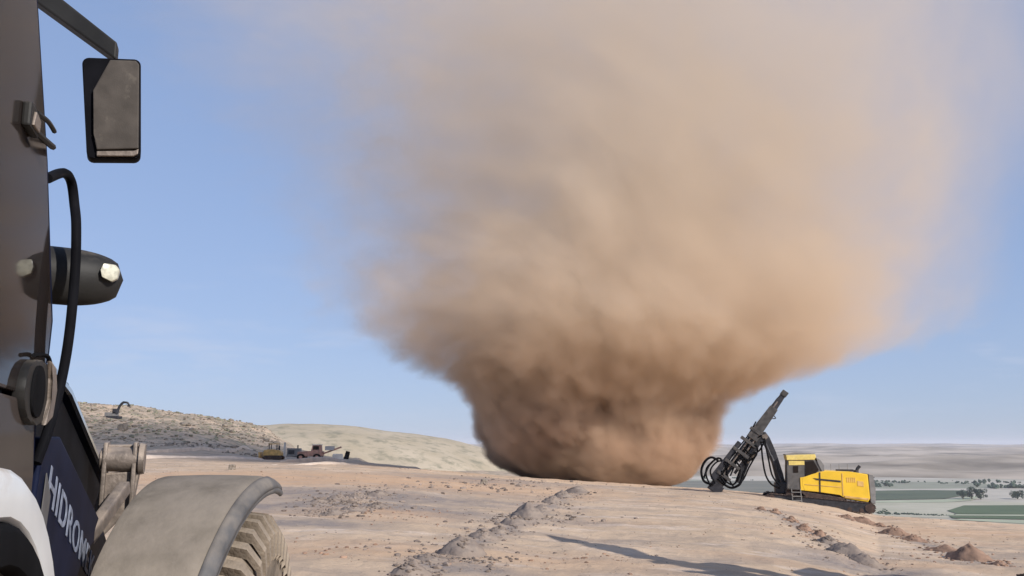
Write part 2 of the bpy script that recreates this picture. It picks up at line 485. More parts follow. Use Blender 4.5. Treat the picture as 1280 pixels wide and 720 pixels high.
def build_ground():
    ths = []
    a = -36.0
    while a < 36.01:
        ths.append(R(a)); a += .13
    a = 38.
    while a < 322:
        ths.append(R(a)); a += 4
    rs = [1.0]
    while rs[-1] < 10: rs.append(rs[-1] * 1.045)
    while rs[-1] < 70: rs.append(rs[-1] * 1.0105)
    while rs[-1] < 300: rs.append(rs[-1] * 1.014)
    verts = [(0, 0, 0)]
    grey, orange, scrub = [0.], [0.], [0.]
    for r in rs:
        for th in ths:
            x, y = r * math.sin(th), r * math.cos(th)
            verts.append((x, y, gz(x, y)))
            g = o = s = 0.
            if y > 5 and abs(th) < .66 and r < 75:
                p = Vector((x, y))
                wob = 1 + .5 * mn.noise(Vector((x * .8, y * .8, 0)))
                if 9 < r:
                    d = min(seg_dist(p, q[0], q[1]) for q in strips)
                    g = max(g, max(0, 1 - d / ((.30 + r * .009) * wob)) * 1.0)
                for c, rad, k in gp:
                    d = (p - c); d = math.hypot(d.x * .55, d.y * 1.0)
                    g = max(g, k * max(0, 1 - d / (rad * wob)) * 1.6)
                for c, rad, k in op:
                    d = (p - c); d = math.hypot(d.x * .55, d.y * 1.0)
                    o = max(o, k * max(0, 1 - d / (rad * wob)) * 1.6)
            if r > 120:
                s = min(1, max(0, (r - 128) / 30 + mn.noise(Vector((x * .05, y * .05, 4))) * .8))
            grey.append(min(1, g)); orange.append(min(1, o)); scrub.append(s)
    n = len(ths)
    faces = [(0, 1 + (k + 1) % n, 1 + k) for k in range(n)]
    for i in range(len(rs) - 1):
        for k in range(n):
            k2 = (k + 1) % n
            faces.append((1 + i * n + k, 1 + i * n + k2, 1 + (i + 1) * n + k2, 1 + (i + 1) * n + k))
    me = bpy.data.meshes.new("ground")
    me.from_pydata(verts, [], faces)
    for nm, vals in (("grey", grey), ("orange", orange), ("scrub", scrub)):
        at_ = me.attributes.new(nm, 'FLOAT', 'POINT'); at_.data.foreach_set("value", vals)
    me.polygons.foreach_set("use_smooth", [True] * len(me.polygons))
    me.materials.append(M['ground'])
    me.update()
    b = bmesh.new(); b.from_mesh(me); bmesh.ops.recalc_face_normals(b, faces=b.faces)
    if sum(f.normal.z for f in list(b.faces)[:50]) < 0: bmesh.ops.reverse_faces(b, faces=b.faces)
    b.to_mesh(me); b.free()
    o = bpy.data.objects.new("ground", me); COL.objects.link(o)
    tag(o, kind="structure")
build_ground()

# smooth grassy hill behind the plateau on the left
def hill_mat():
    m = mat("dry_grass_hill", (.40, .325, .22), .97, nscale=.05, col2=(.50, .41, .295), bump=.6, bscale=.35)
    N, L = m.node_tree.nodes, m.node_tree.links
    p = N["Principled BSDF"]
    old = p.inputs["Base Color"].links[0].from_socket
    t = N.new("ShaderNodeTexCoord"); n = N.new("ShaderNodeTexNoise"); n.inputs["Scale"].default_value = .22; n.inputs["Detail"].default_value = 9; n.inputs["Roughness"].default_value = .7
    L.new(t.outputs["Object"], n.inputs["Vector"])
    r = N.new("ShaderNodeMapRange"); r.inputs["From Min"].default_value = .5; r.inputs["From Max"].default_value = .68
    L.new(n.outputs["Fac"], r.inputs["Value"])
    c = N.new("ShaderNodeMix"); c.data_type = 'RGBA'; c.inputs["B"].default_value = (.22, .20, .135, 1)
    L.new(r.outputs[0], c.inputs["Factor"]); L.new(old, c.inputs["A"]); L.new(c.outputs["Result"], p.inputs["Base Color"])
    return m
M['hill'] = hill_mat()
def build_hill():
    crest = [(-300, 528), (100, 528), (250, 531), (325, 531.5), (360, 530.5), (400, 530.5), (430, 532), (470, 537), (520, 543), (560, 549), (600, 558), (640, 572), (700, 600), (760, 640), (830, 700)]
    rows = []
    rr = [205, 215, 230, 245, 260, 275, 290, 300, 310, 325, 345, 370, 400, 440, 500]
    pxs = list(range(-300, 840, 6))
    for j in range(57):
        u = j / 56 * (len(rr) - 1); i = min(int(u), len(rr) - 2); r = rr[i] + (rr[i + 1] - rr[i]) * (u - i)
        row = []
        for px in pxs:
            a, _ = ray(px, 560); cth = math.sqrt(1 + a * a)
            _, b = ray(px, interp(crest, px))
            zt = EYE + b / cth * 330 * 1.0
            zb = -30 if px < 500 else -30 - (px - 500) * .09
            if r <= 330:
                t = (r - 205) / 125; k = math.sin(t * math.pi / 2) ** .9
            else:
                t = (r - 330) / 170; k = (1 - t * t * (3 - 2 * t))
            z = zb + (zt - zb) * k
            if r > 330: z = -62 + (zt + 62) * k
            x, y = r * a / cth, r / cth
            v = Vector((x, y, 0))
            z += mn.noise(v * .03) * 1.2 * (1 - .7 * (r > 300 and r < 360)) + mn.noise(v * .12) * .35 + mn.noise(v * .4) * .12
            row.append((x, y, z))
        rows.append(row)
    o = MB().grid(rows).build("hill", M['hill'], smooth=True, angle=180)
    tag(o, kind="structure")
build_hill()

# ------------------------------------------------------------------ valley far below and the hills beyond
VZ = -55.0
def valley_mat():
    m = bpy.data.materials.new("valley_soil"); m.use_nodes = True
    N, L = m.node_tree.nodes, m.node_tree.links
    p = N["Principled BSDF"]; p.inputs["Roughness"].default_value = 1; p.inputs["Specular IOR Level"].default_value = .1
    t = N.new("ShaderNodeTexCoord")
    mm = N.new("ShaderNodeMapping"); mm.inputs["Scale"].default_value = (.0016, .0035, 1); mm.inputs["Rotation"].default_value = (0, 0, .15)
    L.new(t.outputs["Object"], mm.inputs["Vector"])
    vo = N.new("ShaderNodeTexVoronoi"); vo.inputs["Scale"].default_value = 1.4; L.new(mm.outputs[0], vo.inputs["Vector"])
    ra = N.new("ShaderNodeValToRGB"); L.new(vo.outputs["Color"], ra.inputs["Fac"])
    ce = ra.color_ramp
    ce.elements[0].color = (.30, .28, .21, 1); ce.elements[1].color = (.52, .46, .38, 1)
    for pp, c in ((.35, (.45, .41, .33, 1)), (.5, (.24, .25, .18, 1)), (.62, (.50, .45, .37, 1))):
        e = ce.elements.new(pp); e.color = c
    n = N.new("ShaderNodeTexNoise"); n.inputs["Scale"].default_value = .004; n.inputs["Detail"].default_value = 10; n.inputs["Roughness"].default_value = .65
    L.new(t.outputs["Object"], n.inputs["Vector"])
    r = N.new("ShaderNodeMapRange"); r.inputs["From Min"].default_value = .5; r.inputs["From Max"].default_value = .66; r.inputs["To Max"].default_value = .8
    L.new(n.outputs["Fac"], r.inputs["Value"])
    c = N.new("ShaderNodeMix"); c.data_type = 'RGBA'; c.inputs["B"].default_value = (.22, .205, .165, 1)
    L.new(r.outputs[0], c.inputs["Factor"]); L.new(ra.outputs["Color"], c.inputs["A"]); L.new(c.outputs["Result"], p.inputs["Base Color"])
    return m
M['valley'] = valley_mat()
def disc_rows(r0, r1, nr, fz, a0=0, a1=360, na=120):
    rows = []
    for j in range(nr):
        r = r0 * (r1 / r0) ** (j / (nr - 1))
        rows.append([(r * math.sin(R(a0 + (a1 - a0) * k / na)), r * math.cos(R(a0 + (a1 - a0) * k / na)), fz(r, R(a0 + (a1 - a0) * k / na))) for k in range(na + 1)])
    return rows
def vz(r, th):
    return VZ
tag(MB().grid(disc_rows(60, 16000, 40, vz, 0, 360, 96)).build("valley_floor", M['valley'], smooth=True, angle=180), kind="structure")
M['farhill'] = mat("far_hill_soil", (.20, .165, .125), 1, nscale=.0045, col2=(.52, .43, .34), bump=0, stretch=(1, .8, 1), spec=.1)
def build_far():
    def ridge(name, r0, r1, ztop, seed, lo, hi, sc):
        rows = []
        NR, NA = 60, 460
        for j in range(NR):
            t = j / (NR - 1)
            r = r0 + (r1 - r0) * t
            row = []
            for k in range(NA + 1):
                th = R(-60 + 130 * k / NA)
                x, y = r * math.sin(th), r * math.cos(th)
                env = math.sin(math.pi * min(1, t * 1.0)) ** .8
                v = Vector((x * sc, y * sc, seed))
                n = mn.fractal(v, .9, 2.1, 6) * .5 + .5
                rid = 1 - abs(mn.noise(v * 1.7 + Vector((5, 3, 1))))
                z = VZ - 3 + (ztop - VZ) * env * (.25 + .75 * max(0, min(1.35, .42 * n + .58 * rid)))
                row.append((x, y, z))
            rows.append(row)
        tag(MB().grid(rows).build(name, M['farhill'], smooth=True, angle=180), kind="structure")
    ridge("far_hills", 1700, 3400, -14, 1.3, 0, 0, .0030)
    ridge("far_hills", 3200, 6200, 4, 4.7, 0, 0, .0016)
    ridge("far_hills", 6000, 12500, 30, 9.1, 0, 0, .0008)
build_far()

def vpt(px, py, dz=.3):
    a, b = ray(px, py)
    D = (VZ - EYE) / b
    return (a * D, D, VZ + dz)
def field(px_poly, material, dz=.3, n=1):
    b = MB()
    vs = [b.b.verts.new(vpt(p[0], p[1], dz)) for p in px_poly]
    b.b.faces.new(vs)
    tag(b.build("field", material), kind="structure")
M['crop'] = mat("green_crop", (.055, .075, .035), .95, var=.25, nscale=.012, col2=(.085, .105, .05), stretch=(1, 3, 1))
M['crop2'] = mat("lush_crop", (.055, .085, .03), .95, var=.18, nscale=.01, col2=(.08, .115, .045))
M['grass'] = mat("pale_pasture", (.40, .37, .26), .95, nscale=.02, col2=(.50, .45, .34))
M['lime'] = mat("lime_margin", (.38, .39, .26), .95, nscale=.02)
M['crop3'] = mat("dull_crop", (.13, .125, .09), .95, nscale=.004, col2=(.20, .18, .13), stretch=(1, 4, 1))
field([(1084, 626), (1100, 625.5), (1180, 624), (1215, 618), (1208, 613.5), (1150, 613), (1084, 614)], M['crop'], .5)
field([(1084, 629), (1180, 628.5), (1215, 626), (1230, 619), (1181, 624.6), (1084, 626.8)], M['lime'], .4)
field([(1075, 645), (1190, 648), (1300, 660), (1300, 628), (1235, 627), (1175, 628), (1080, 629)], M['grass'], .2)
field([(1184, 639), (1196, 643), (1330, 644), (1330, 632), (1205, 632.5)], M['crop2'], .6)
field([(1180, 645), (1330, 646), (1330, 644.3), (1190, 643.4)], M['lime'], .5)
field([(1186, 646), (1192, 648.5), (1330, 651), (1330, 646.6)], M['crop2'], .7)
field([(1186, 650), (1330, 658), (1330, 652), (1200, 649.5)], M['lime'], .45)
field([(790, 602), (790, 616), (1000, 616), (1000, 601)], M['crop3'], .35)

# ------------------------------------------------------------------ trees in the valley
def tree(loc, h, w, seed, label, group=None):
    rnd = random.Random(seed)
    t = empty("tree", loc)
    tag(t, label, "tree", group)
    tr = MB()
    tr.tube([(0, 0, 0), (.1, 0, h * .25), (0, .1, h * .55)], [w * .05] * 9 + [w * .02] * 20, 6, 4)
    for k in range(5):
        a = rnd.uniform(0, 6.28)
        tr.tube([(0, 0, h * rnd.uniform(.2, .4)), (math.cos(a) * w * .3, math.sin(a) * w * .3, h * rnd.uniform(.5, .8))], w * .014, 5, 0)
    tr.build("trunk", M['bark'], t)
    c = MB()
    cl = [(Vector((rnd.gauss(0, w * .21), rnd.gauss(0, w * .21), h * rnd.uniform(.3, .9))), w * rnd.uniform(.12, .22)) for _ in range(14)]
    for p, r in cl:
        for _ in range(110):
            d = Vector((rnd.gauss(0, 1), rnd.gauss(0, 1), rnd.gauss(0, 1))).normalized() * r * rnd.uniform(.6, 1.05)
            q = p + d
            s = w * rnd.uniform(.02, .045)
            e1 = Vector((rnd.gauss(0, 1), rnd.gauss(0, 1), rnd.gauss(0, .6))).normalized() * s
            e2 = e1.cross(Vector((rnd.gauss(0, 1), rnd.gauss(0, 1), rnd.gauss(0, 1)))).normalized() * s
            c.b.faces.new([c.b.verts.new(q + k) for k in (e1, e2, -e1, -e2)])
    c.build("crown", M['leaf'], t)
TG = "clump of trees between the green fields"
p0 = Vector(vpt(1204, 624.5)); tree(p0, 9, 12, 1, "leftmost dark green tree of the clump beside the dark green field", TG)
p0 = Vector(vpt(1215, 624.5)); tree(p0, 12, 13, 2, "tallest middle tree of the dark clump at the end of the dark green field", TG)
p0 = Vector(vpt(1226, 624.5)); tree(p0, 10, 12, 3, "rightmost dark tree of the clump between the two green fields", TG)
p0 = Vector(vpt(1272, 624)); tree(p0, 8, 14, 4, "lone low dark tree on pale ground near the right edge above the green field")
# hedges and scattered trees that read as dark lines far off
hd = MB()
def hedge(px0, py0, px1, py1, n, s0, s1, depth=12):
    A, B = Vector(vpt(px0, py0, 0)), Vector(vpt(px1, py1, 0))
    for i in range(n):
        t = random.random()
        p = A.lerp(B, t) + Vector((random.gauss(0, 4), random.gauss(0, depth), 0))
        s = random.uniform(s0, s1) * (0.5 + 1.0 * max(0, mn.noise(p * .012) + .35))
        for _ in range(5):
            q = p + Vector((random.gauss(0, s * .6), random.gauss(0, s * .6), s * random.uniform(.2, .9)))
            bmesh.ops.create_icosphere(hd.b, subdivisions=1, radius=s * random.uniform(.3, .6), matrix=Matrix.Translation(q))
hedge(1085, 603, 1280, 604, 55, 1.5, 3.6, 30)
hedge(1085, 609, 1110, 607, 12, 2, 4, 15)
hedge(1225, 610, 1290, 610, 24, 2, 5, 10)
hedge(830, 598, 960, 600, 10, 1.5, 3, 40)
hedge(1086, 634, 1102, 642, 20, 1.0, 2.0, 3)
hedge(1102, 642.5, 1190, 645, 46, .8, 1.8, 3)
for v in hd.b.verts:
    v.co += Vector((mn.noise(v.co * .9), mn.noise(v.co * .9 + Vector((9, 0, 0))), mn.noise(v.co * .9 + Vector((0, 9, 0))))) * .8
tag(hd.build("hedgerows", M['leaf']), "dark lines of distant hedges and bushes across the valley floor", kind="stuff")

# ------------------------------------------------------------------ stones and heaps
def stone_tmpl(seed):
    rnd = random.Random(seed)
    b = bmesh.new(); bmesh.ops.create_icosphere(b, subdivisions=1, radius=1)
    for v in b.verts:
        v.co *= rnd.uniform(.65, 1.15); v.co.z *= .7
    vs = [v.co.copy() for v in b.verts]; b.verts.index_update(); fs = [[v.index for v in f.verts] for f in b.faces]; b.free()
    return vs, fs
TM = [stone_tmpl(s) for s in range(8)]
class Pts:
    def __init__(s): s.v = []; s.f = []
    def add(s, p, r):
        vs, fs = random.choice(TM); o = len(s.v)
        a = random.uniform(0, 6.28); ca, sa = math.cos(a), math.sin(a)
        sx, sy, sz = random.uniform(.7, 1.3), random.uniform(.7, 1.3), random.uniform(.6, 1.1)
        for q in vs:
            x, y, z = q.x * sx, q.y * sy, q.z * sz
            s.v.append((p[0] + r * (x * ca - y * sa), p[1] + r * (x * sa + y * ca), p[2] + r * (z + .15)))
        s.f += [[i + o for i in f] for f in fs]
    def build(s, name, m):
        me = bpy.data.meshes.new(name); me.from_pydata(s.v, [], s.f); me.materials.append(m)
        o = bpy.data.objects.new(name, me); COL.objects.link(o); return o
def heap(c, w, h, m, label, group, seed):
    """one low mound of drill cuttings: spread skirt, uneven top, crumbs on it"""
    b = MB()
    rows = []
    nr, na = 13, 30
    sx, sy, rz = 1, random.uniform(1.0, 1.5), random.uniform(-.5, .5)
    for j in range(nr):
        t = j / (nr - 1)
        row = []
        for k in range(na):
            a = 2 * math.pi * k / na
            rr = w / 2 * (t * 1.25)
            x, y = rr * math.cos(a) * sx, rr * math.sin(a) * sy
            n = mn.noise(Vector((x * 2.2 / max(w, .3), y * 2.2 / max(w, .3), seed * 3.7)))
            n2 = mn.noise(Vector((x * 7 / max(w, .3), y * 7 / max(w, .3), seed)))
            prof_ = max(0, 1 - (t * (1 + .35 * n)) ** 1.5)
            z = h * prof_ * (1 + .5 * n) + h * .22 * n2 * (prof_ > 0.02)
            X, Y = c.x + x, c.y + y
            row.append((X, Y, gz(X, Y) + z - .012 - (.05 if t > .97 else 0)))
        rows.append(row)
    b.grid(rows, closed=True)
    bmesh.ops.remove_doubles(b.b, verts=b.b.verts, dist=.001)
    o = b.build("cuttings_heap", m, smooth=True, angle=60)
    # put the origin at the heap's foot
    z0 = gz(c.x, c.y)
    o.data.transform(Matrix.Translation((-c.x, -c.y, -z0))); o.location = (c.x, c.y, z0)
    return tag(o, label, "mound", group)
ordn = ["first", "second", "third", "fourth", "fifth", "sixth", "seventh", "eighth", "ninth", "tenth", "eleventh"]
peb = Pts(); pebr = Pts()
for ri, (row, words, grp) in enumerate(((ROW_A, "{} grey heap from the bottom in the row leading up to the dust column", "row of grey cuttings heaps leading to the dust column"),
                                        (ROW_B, "{} heap below the drill rig in the row running down the photo", "row of heaps running down from the drill rig"),
                                        (ROW_C, "{} brown heap from the rig in the row at the far right", "row of brown heaps at the far right"),
                                        (ROW_D, "{} of seven low grey lumps in the rubble patch right of the fender", "low lumps in the rubble patch right of the fender"))):
    for i, (px, py, w, h) in enumerate(row):
        c = hit(px, min(py, 735))
        mpp = c.y * 1.0 / F
        m = M['heap'] if (ri in (0, 3) or (ri == 1 and i > 4)) else M['heapred']
        ww = w * mpp * 1.05
        c = c + Vector((0, ww * .35, 0))
        lab = words.format(ordn[i])
        heap(c, ww, h * mpp * 1.05, m, lab, grp, i + ri * 20)
        for _ in range(int(40 + w)):
            a, r_ = random.uniform(0, 6.28), abs(random.gauss(0, ww * .55))
            x, y = c.x + r_ * math.cos(a), c.y + r_ * math.sin(a) * 1.3
            hh = h * mpp * max(0, 1 - (2 * r_ / ww) ** 1.4)
            (pebr if m is M['heapred'] else peb).add((x, y, gz(x, y) + hh * .9), random.uniform(.012, .03) * (1 + c.y / 22))
for row in rows_w:                                   # rubble along the rows between the heaps
    for a, b in zip(row, row[1:]):
        for _ in range(16):
            p = a.lerp(b, random.random()); x, y = p.x + random.gauss(0, .25 + p.y * .008), p.y + random.gauss(0, .4)
            peb.add((x, y, gz(x, y)), random.uniform(.008, .03) * (1 + y / 30))
for cpx, cpy, sx_, sy_, n, big in ((430, 634, 34, 7, 330, .9), (470, 617, 40, 6, 200, .9), (430, 622, 25, 3, 160, 1.1), (650, 651, 45, 6, 200, 1), (620, 606, 60, 5, 220, 1.3), (560, 700, 50, 14, 250, .8)):
    for _ in range(n):
        p = hit(random.gauss(cpx, sx_), min(740, max(596, random.gauss(cpy, sy_))))
        peb.add((p.x, p.y, gz(p.x, p.y)), (.008 + .055 * random.random() ** 3) * big * (1 + p.y / 40))
for cpx, cpy, sx_, sy_, n in ((510, 645, 30, 5, 70), (700, 705, 60, 10, 60), (420, 690, 45, 7, 50), (1020, 670, 20, 5, 60), (1130, 700, 60, 10, 120)):
    for _ in range(n):
        p = hit(random.gauss(cpx, sx_), min(740, max(600, random.gauss(cpy, sy_))))
        pebr.add((p.x, p.y, gz(p.x, p.y)), (.006 + .028 * random.random() ** 3) * (1 + p.y / 30))
for _ in range(6500):
    r = 8 + 60 * random.random() ** 1.6; th = R(random.uniform(-33, 33))
    x, y = r * math.sin(th), r * math.cos(th)
    if mn.noise(Vector((x * .3, y * .5, 7))) < .12 and random.random() < .85: continue
    (peb if random.random() < .6 else pebr).add((x, y, gz(x, y)), random.uniform(.004, .012) * (1 + r / 25) * (2.2 if random.random() < .03 else 1))
tag(peb.build("loose_gravel", M['pebble']), "grey gravel scattered over the drilled plateau", kind="stuff")
tag(pebr.build("loose_gravel", M['redrock']), "red brown crumbs of soil scattered over the plateau", kind="stuff")

# boulders and scrub on the slope at the left
rk = Pts()
for _ in range(4200):
    r = random.uniform(135, 222); px = random.uniform(-60, 350)
    a, _b = ray(px, 540); th = math.atan(a)
    x, y = r * math.sin(th), r * math.cos(th)
    if mn.noise(Vector((x * .05, y * .05, 2))) + random.uniform(-.25, .25) < -.05 and r < 170: continue
    rk.add((x, y, gz(x, y)), random.uniform(.07, .32) * (2.4 if random.random() < .05 else 1))
tag(rk.build("slope_rubble", M['rock']), "grey boulders and rubble strewn over the slope at the left", kind="stuff")
sc_ = Pts()
for _ in range(1800):
    px = random.uniform(0, 600); a, _b = ray(px, 540); th = math.atan(a)
    r = random.uniform(150, 224) if px < 320 else random.uniform(230, 325)
    x, y = r * math.sin(th), r * math.cos(th)
    if px < 320: sc_.add((x, y, gz(x, y) - .05), random.uniform(.15, .45))
tag(sc_.build("scrub_bushes", M['shrub']), "low dry scrub dotted over the rubble slope", kind="stuff")
def boulder(px, py, D, w, h, label, m, seed):
    random.seed(seed)
    p = at(px, py, D); b = MB()
    bmesh.ops.create_icosphere(b.b, subdivisions=3, radius=1)
    for v in b.b.verts:
        n = v.co.normalized(); v.co = Vector((max(-.75, min(.75, n.x)) * w * .62, max(-.75, min(.75, n.y)) * w * .55, (max(-.7, min(.72, n.z)) + .6) * h * .75))
        v.co += n * mn.noise(n * 2.5 + Vector((seed, 0, 0))) * w * .13
    o = b.build("boulder", m); o.location = (p.x, p.y, gz(p.x, p.y) - .05)
    tag(o, label, "boulder")
bl = hit(153, 541); boulder(153, 541, bl.y, 1.35, 1.05, "square dark boulder alone on the bare slope above the hinge drum", M['rock'], 3)
bl = hit(290, 591.5)
boulder(290, 588, hit(290, 588).y, .36, .32, "small rounded stone standing just over the top edge of the fender", M['rock'], 5)
bl = hit(517, 583); boulder(517, 583, bl.y, .9, .5, "dark stone near the foot of the grassy hill left of the dust", M['rock'], 6)
bl = hit(605, 605); boulder(605, 605, bl.y, .35, .3, "small dark stone on the sand below the left foot of the dust column", M['rock'], 7)
bl = hit(580, 704.5); boulder(580, 704.5, bl.y, .06, .07, "tiny black stone in front of the largest grey heap", M['rubber'], 8)
random.seed(11)

# ------------------------------------------------------------------ backhoe loader at the left edge
HEAD = math.atan(((285 - 640) / F) * math.cos(PITCH))     # the machine points this way (left of +Y)
T0, O0 = 3.0, 1.35                                         # its base point: forward, to the left of the camera
BH = empty("backhoe_loader", (0, 0, 0), (0, 0, -HEAD))
ca, sa_ = math.cos(HEAD), math.sin(HEAD)
BH.location = (T0 * sa_ - O0 * ca, T0 * ca + O0 * sa_, 0)
tag(BH, "dark and white backhoe loader with a mirror arm cropped by the left edge", "loader")
def m_(t, o, z):   # forward, left of the camera line, up -> loader coordinates (x = right, y = forward)
    return Vector((O0 - o, t - T0, z))
def side(p, o):    # (t,z) profile point on the plane o
    return m_(p[0], o, p[1])
OS = .50           # outer side plane of the cab
OI = 2.2           # far side
# cab: door glass, lower door panel, pillars, roof, far side
door = [(1.0, 1.90), (2.60, 1.875), (2.68, 1.90), (2.79, 1.99), (2.80, 2.10), (2.53, 2.50), (2.25, 2.82), (2.0, 3.10), (.55, 3.10), (.60, 2.4)]
MB().prism(door, OS, OS + .03, side, .008).build("door_glass", M['glass'], BH)
low = [(1.1, 1.2), (2.72, 1.2), (2.72, 1.67), (2.66, 1.862), (1.0, 1.887), (1.0, 1.6)]
lp = MB().prism(low, OS - .004, OS + .04, side, .01).build("lower_door_panel", M['cabgrey'], BH)
fr = MB()
fp = [(2.0, 3.10), (2.25, 2.82), (2.53, 2.50), (2.80, 2.10), (2.79, 1.99), (2.68, 1.90), (2.72, 1.67), (2.72, 1.2)]
for a, b in zip(fp, fp[1:]):
    dx = .035
    fr.prism([(a[0], a[1]), (a[0] + dx, a[1] + .004), (b[0] + dx, b[1] + .004), (b[0], b[1])], OS + .004, OS + .07, side)
fr.build("door_frame", M['navy'], BH)
MB().prism([(1.0, 1.2), (2.6, 1.2), (2.62, 1.8), (2.72, 2.08), (1.95, 3.08), (.5, 3.08), (.5, 2.0)], OS + .08, OI, side, .03).build("cab_body", M['black'], BH)
MB().prism([(.3, 3.1), (2.35, 3.1), (2.4, 3.16), (2.3, 3.26), (.35, 3.26)], OS - .02, OI + .02, side, .03).build("roof", M['black'], BH)
MB().prism([(2.70, 1.24), (2.78, 1.24), (2.86, 2.1), (2.08, 3.08), (2.0, 3.08), (2.78, 2.1)], OS + .08, OI - .02, side, .01).build("windscreen", M['glass'], BH)
# door handle: a dark oval recess with a pale grip
def oval(t, z, rt, rz, o0, o1, n=20, c=1.0):
    return MB().prism([(t + rt * math.cos(2 * math.pi * k / n) * (abs(math.cos(2 * math.pi * k / n)) ** -.15 if abs(math.cos(2 * math.pi * k / n)) > .05 else 1), z + rz * math.sin(2 * math.pi * k / n)) for k in range(n)], o0, o1, side, .008)
hnd = oval(2.60, 1.885, .17, .085, OS - .022, OS + .01).build("door_handle", M['plastic'], BH, True, 40)
oval(2.56, 1.885, .075, .068, OS - .030, OS - .018).build("handle_recess", M['hose'], hnd, True, 40)
MB().prism([(2.66, 1.80), (2.75, 1.825), (2.78, 1.90), (2.74, 1.96), (2.66, 1.975), (2.70, 1.93), (2.71, 1.87)], OS - .034, OS - .02, side, .006).build("grip", M['steel'], hnd)
MB().tube([m_(2.52, OS - .015, 1.975), m_(2.68, OS - .02, 1.985), m_(2.78, OS - .02, 1.93)], .006, 6).build("handle_gasket", M['hose'], hnd)
# mirror arm and mirror
ma = MB()
A0, A1 = m_(3.2, .86, 3.385), m_(3.15, .435, 3.075)
ma.prism([(0, 0), (1, 0), (1, 1), (0, 1)], 0, 1, lambda p, l: A0.lerp(A1, l) + Vector((.0, (.03 if p[0] else -.03), (.050 if p[1] else -.042) * (1 - .32 * l))), .006)
ma.tube([m_(2.3, 1.0, 3.2), A0], .035, 8, 0)
ma.build("mirror_arm", M['plastic'], BH)
mir = MB()
def mirp(p, l):     # p across/up, l depth; the mirror hangs slightly twisted
    base = m_(3.12, .432, 2.862)
    x, z = p
    return base + Vector((x * .98 - l * .10 - z * .06, l * .99 - x * .03, z * .97 + x * .08))
mo = []
for cx_, cz_, a0 in ((.068, .158, 0), (-.074, .158, 90), (-.056, -.158, 180), (.070, -.158, 270)):
    for k in range(5):
        a = R(a0 + 90 * k / 4); mo.append((cx_ + .022 * math.cos(a), cz_ + .022 * math.sin(a)))
mir.prism(mo, -.03, .035, mirp, .006)
mirror = mir.build("mirror_housing", M['black'], BH, True, 40)
MB().prism([(-.008, .168), (.074, .168), (.084, .155), (.084, -.150), (-.046, -.155), (-.056, -.10), (-.060, .055)], -.046, -.028, mirp, .004).build("mirror_cover", M['mirror_back'], mirror)
MB().prism([(-.046, -.160), (.070, -.160), (.084, -.150), (.082, -.168), (.068, -.176), (-.046, -.176)], -.043, -.02, mirp, .002).build("mirror_rim", M['steel'], mirror)
MB().prism([(x * .9, z * .93) for x, z in mo], .0355, .038, mirp).build("mirror_glass", M['rod'], mirror)
# small window latch
la = MB()
la.box(m_(2.27, OS - .010, 2.515), (.020, .10, .060), None, .006)
lt = la.build("window_latch", M['plastic'], BH)
MB().prism([(2.235, 2.492), (2.30, 2.494), (2.305, 2.525), (2.25, 2.53)], OS - .026, OS - .018, side, .003).build("latch_plate", M['steel'], lt)
MB().tube([m_(2.30, OS - .015, 2.545), m_(2.38, OS - .025, 2.552), m_(2.44, OS - .03, 2.547)], .006, 6).tube([m_(2.30, OS - .015, 2.497), m_(2.38, OS - .025, 2.50), m_(2.44, OS - .03, 2.505)], .008, 6).build("latch_pin", M['plastic'], lt)
# grab rail
MB().tube([m_(2.62, .512, 2.47), m_(2.78, .502, 2.535), m_(2.87, .495, 2.535), m_(2.90, .485, 2.47), m_(2.87, .470, 2.395), m_(2.86, .461, 2.255), m_(2.86, .462, 2.065), m_(2.85, .472, 1.92), m_(2.80, .485, 1.788), m_(2.76, .50, 1.70)],
          .0145, 10, 6).build("grab_rail", M['black'], BH, True, 60)
# side lamp: a teardrop body that tapers towards the lens
lb = MB(); rows = []
LC0, LC1 = m_(3.0, .615, 2.28), m_(3.06, .350, 2.277)
for j in range(15):
    u = j / 14
    rr = [.0, .086, .094, .096, .096, .096, .096, .095, .093, .090, .086, .080, .072, .058, .0][j]
    c = LC0.lerp(LC1, u)
    row = []
    for k in range(20):
        q = 2 * math.pi * k / 20
        row.append(c + Vector((.0, math.cos(q) * rr * .8, math.sin(q) * rr * (1.0 if math.sin(q) < 0 else .90) - .004)))
    rows.append(row)
lb.grid(rows, closed=True)
lamp = lb.build("side_lamp", M['plastic'], BH, True, 50)
ln = MB(); ln.prism([(-.022, -.018), (.006, -.030), (.022, -.018), (.026, .012), (.014, .026), (-.020, .027), (-.027, .004)], 0, .026, lambda p, l: m_(3.045, .380, 2.282) + Vector((p[0], -.072 + l * .9 + p[0] * .45, p[1])), .006)
ln.build("lens", M['lens'], lamp, True)
MB().bar(m_(2.8, .57, 2.25), m_(3.0, .57, 2.26), .03, .05).build("lamp_bracket", M['navy'], lamp)

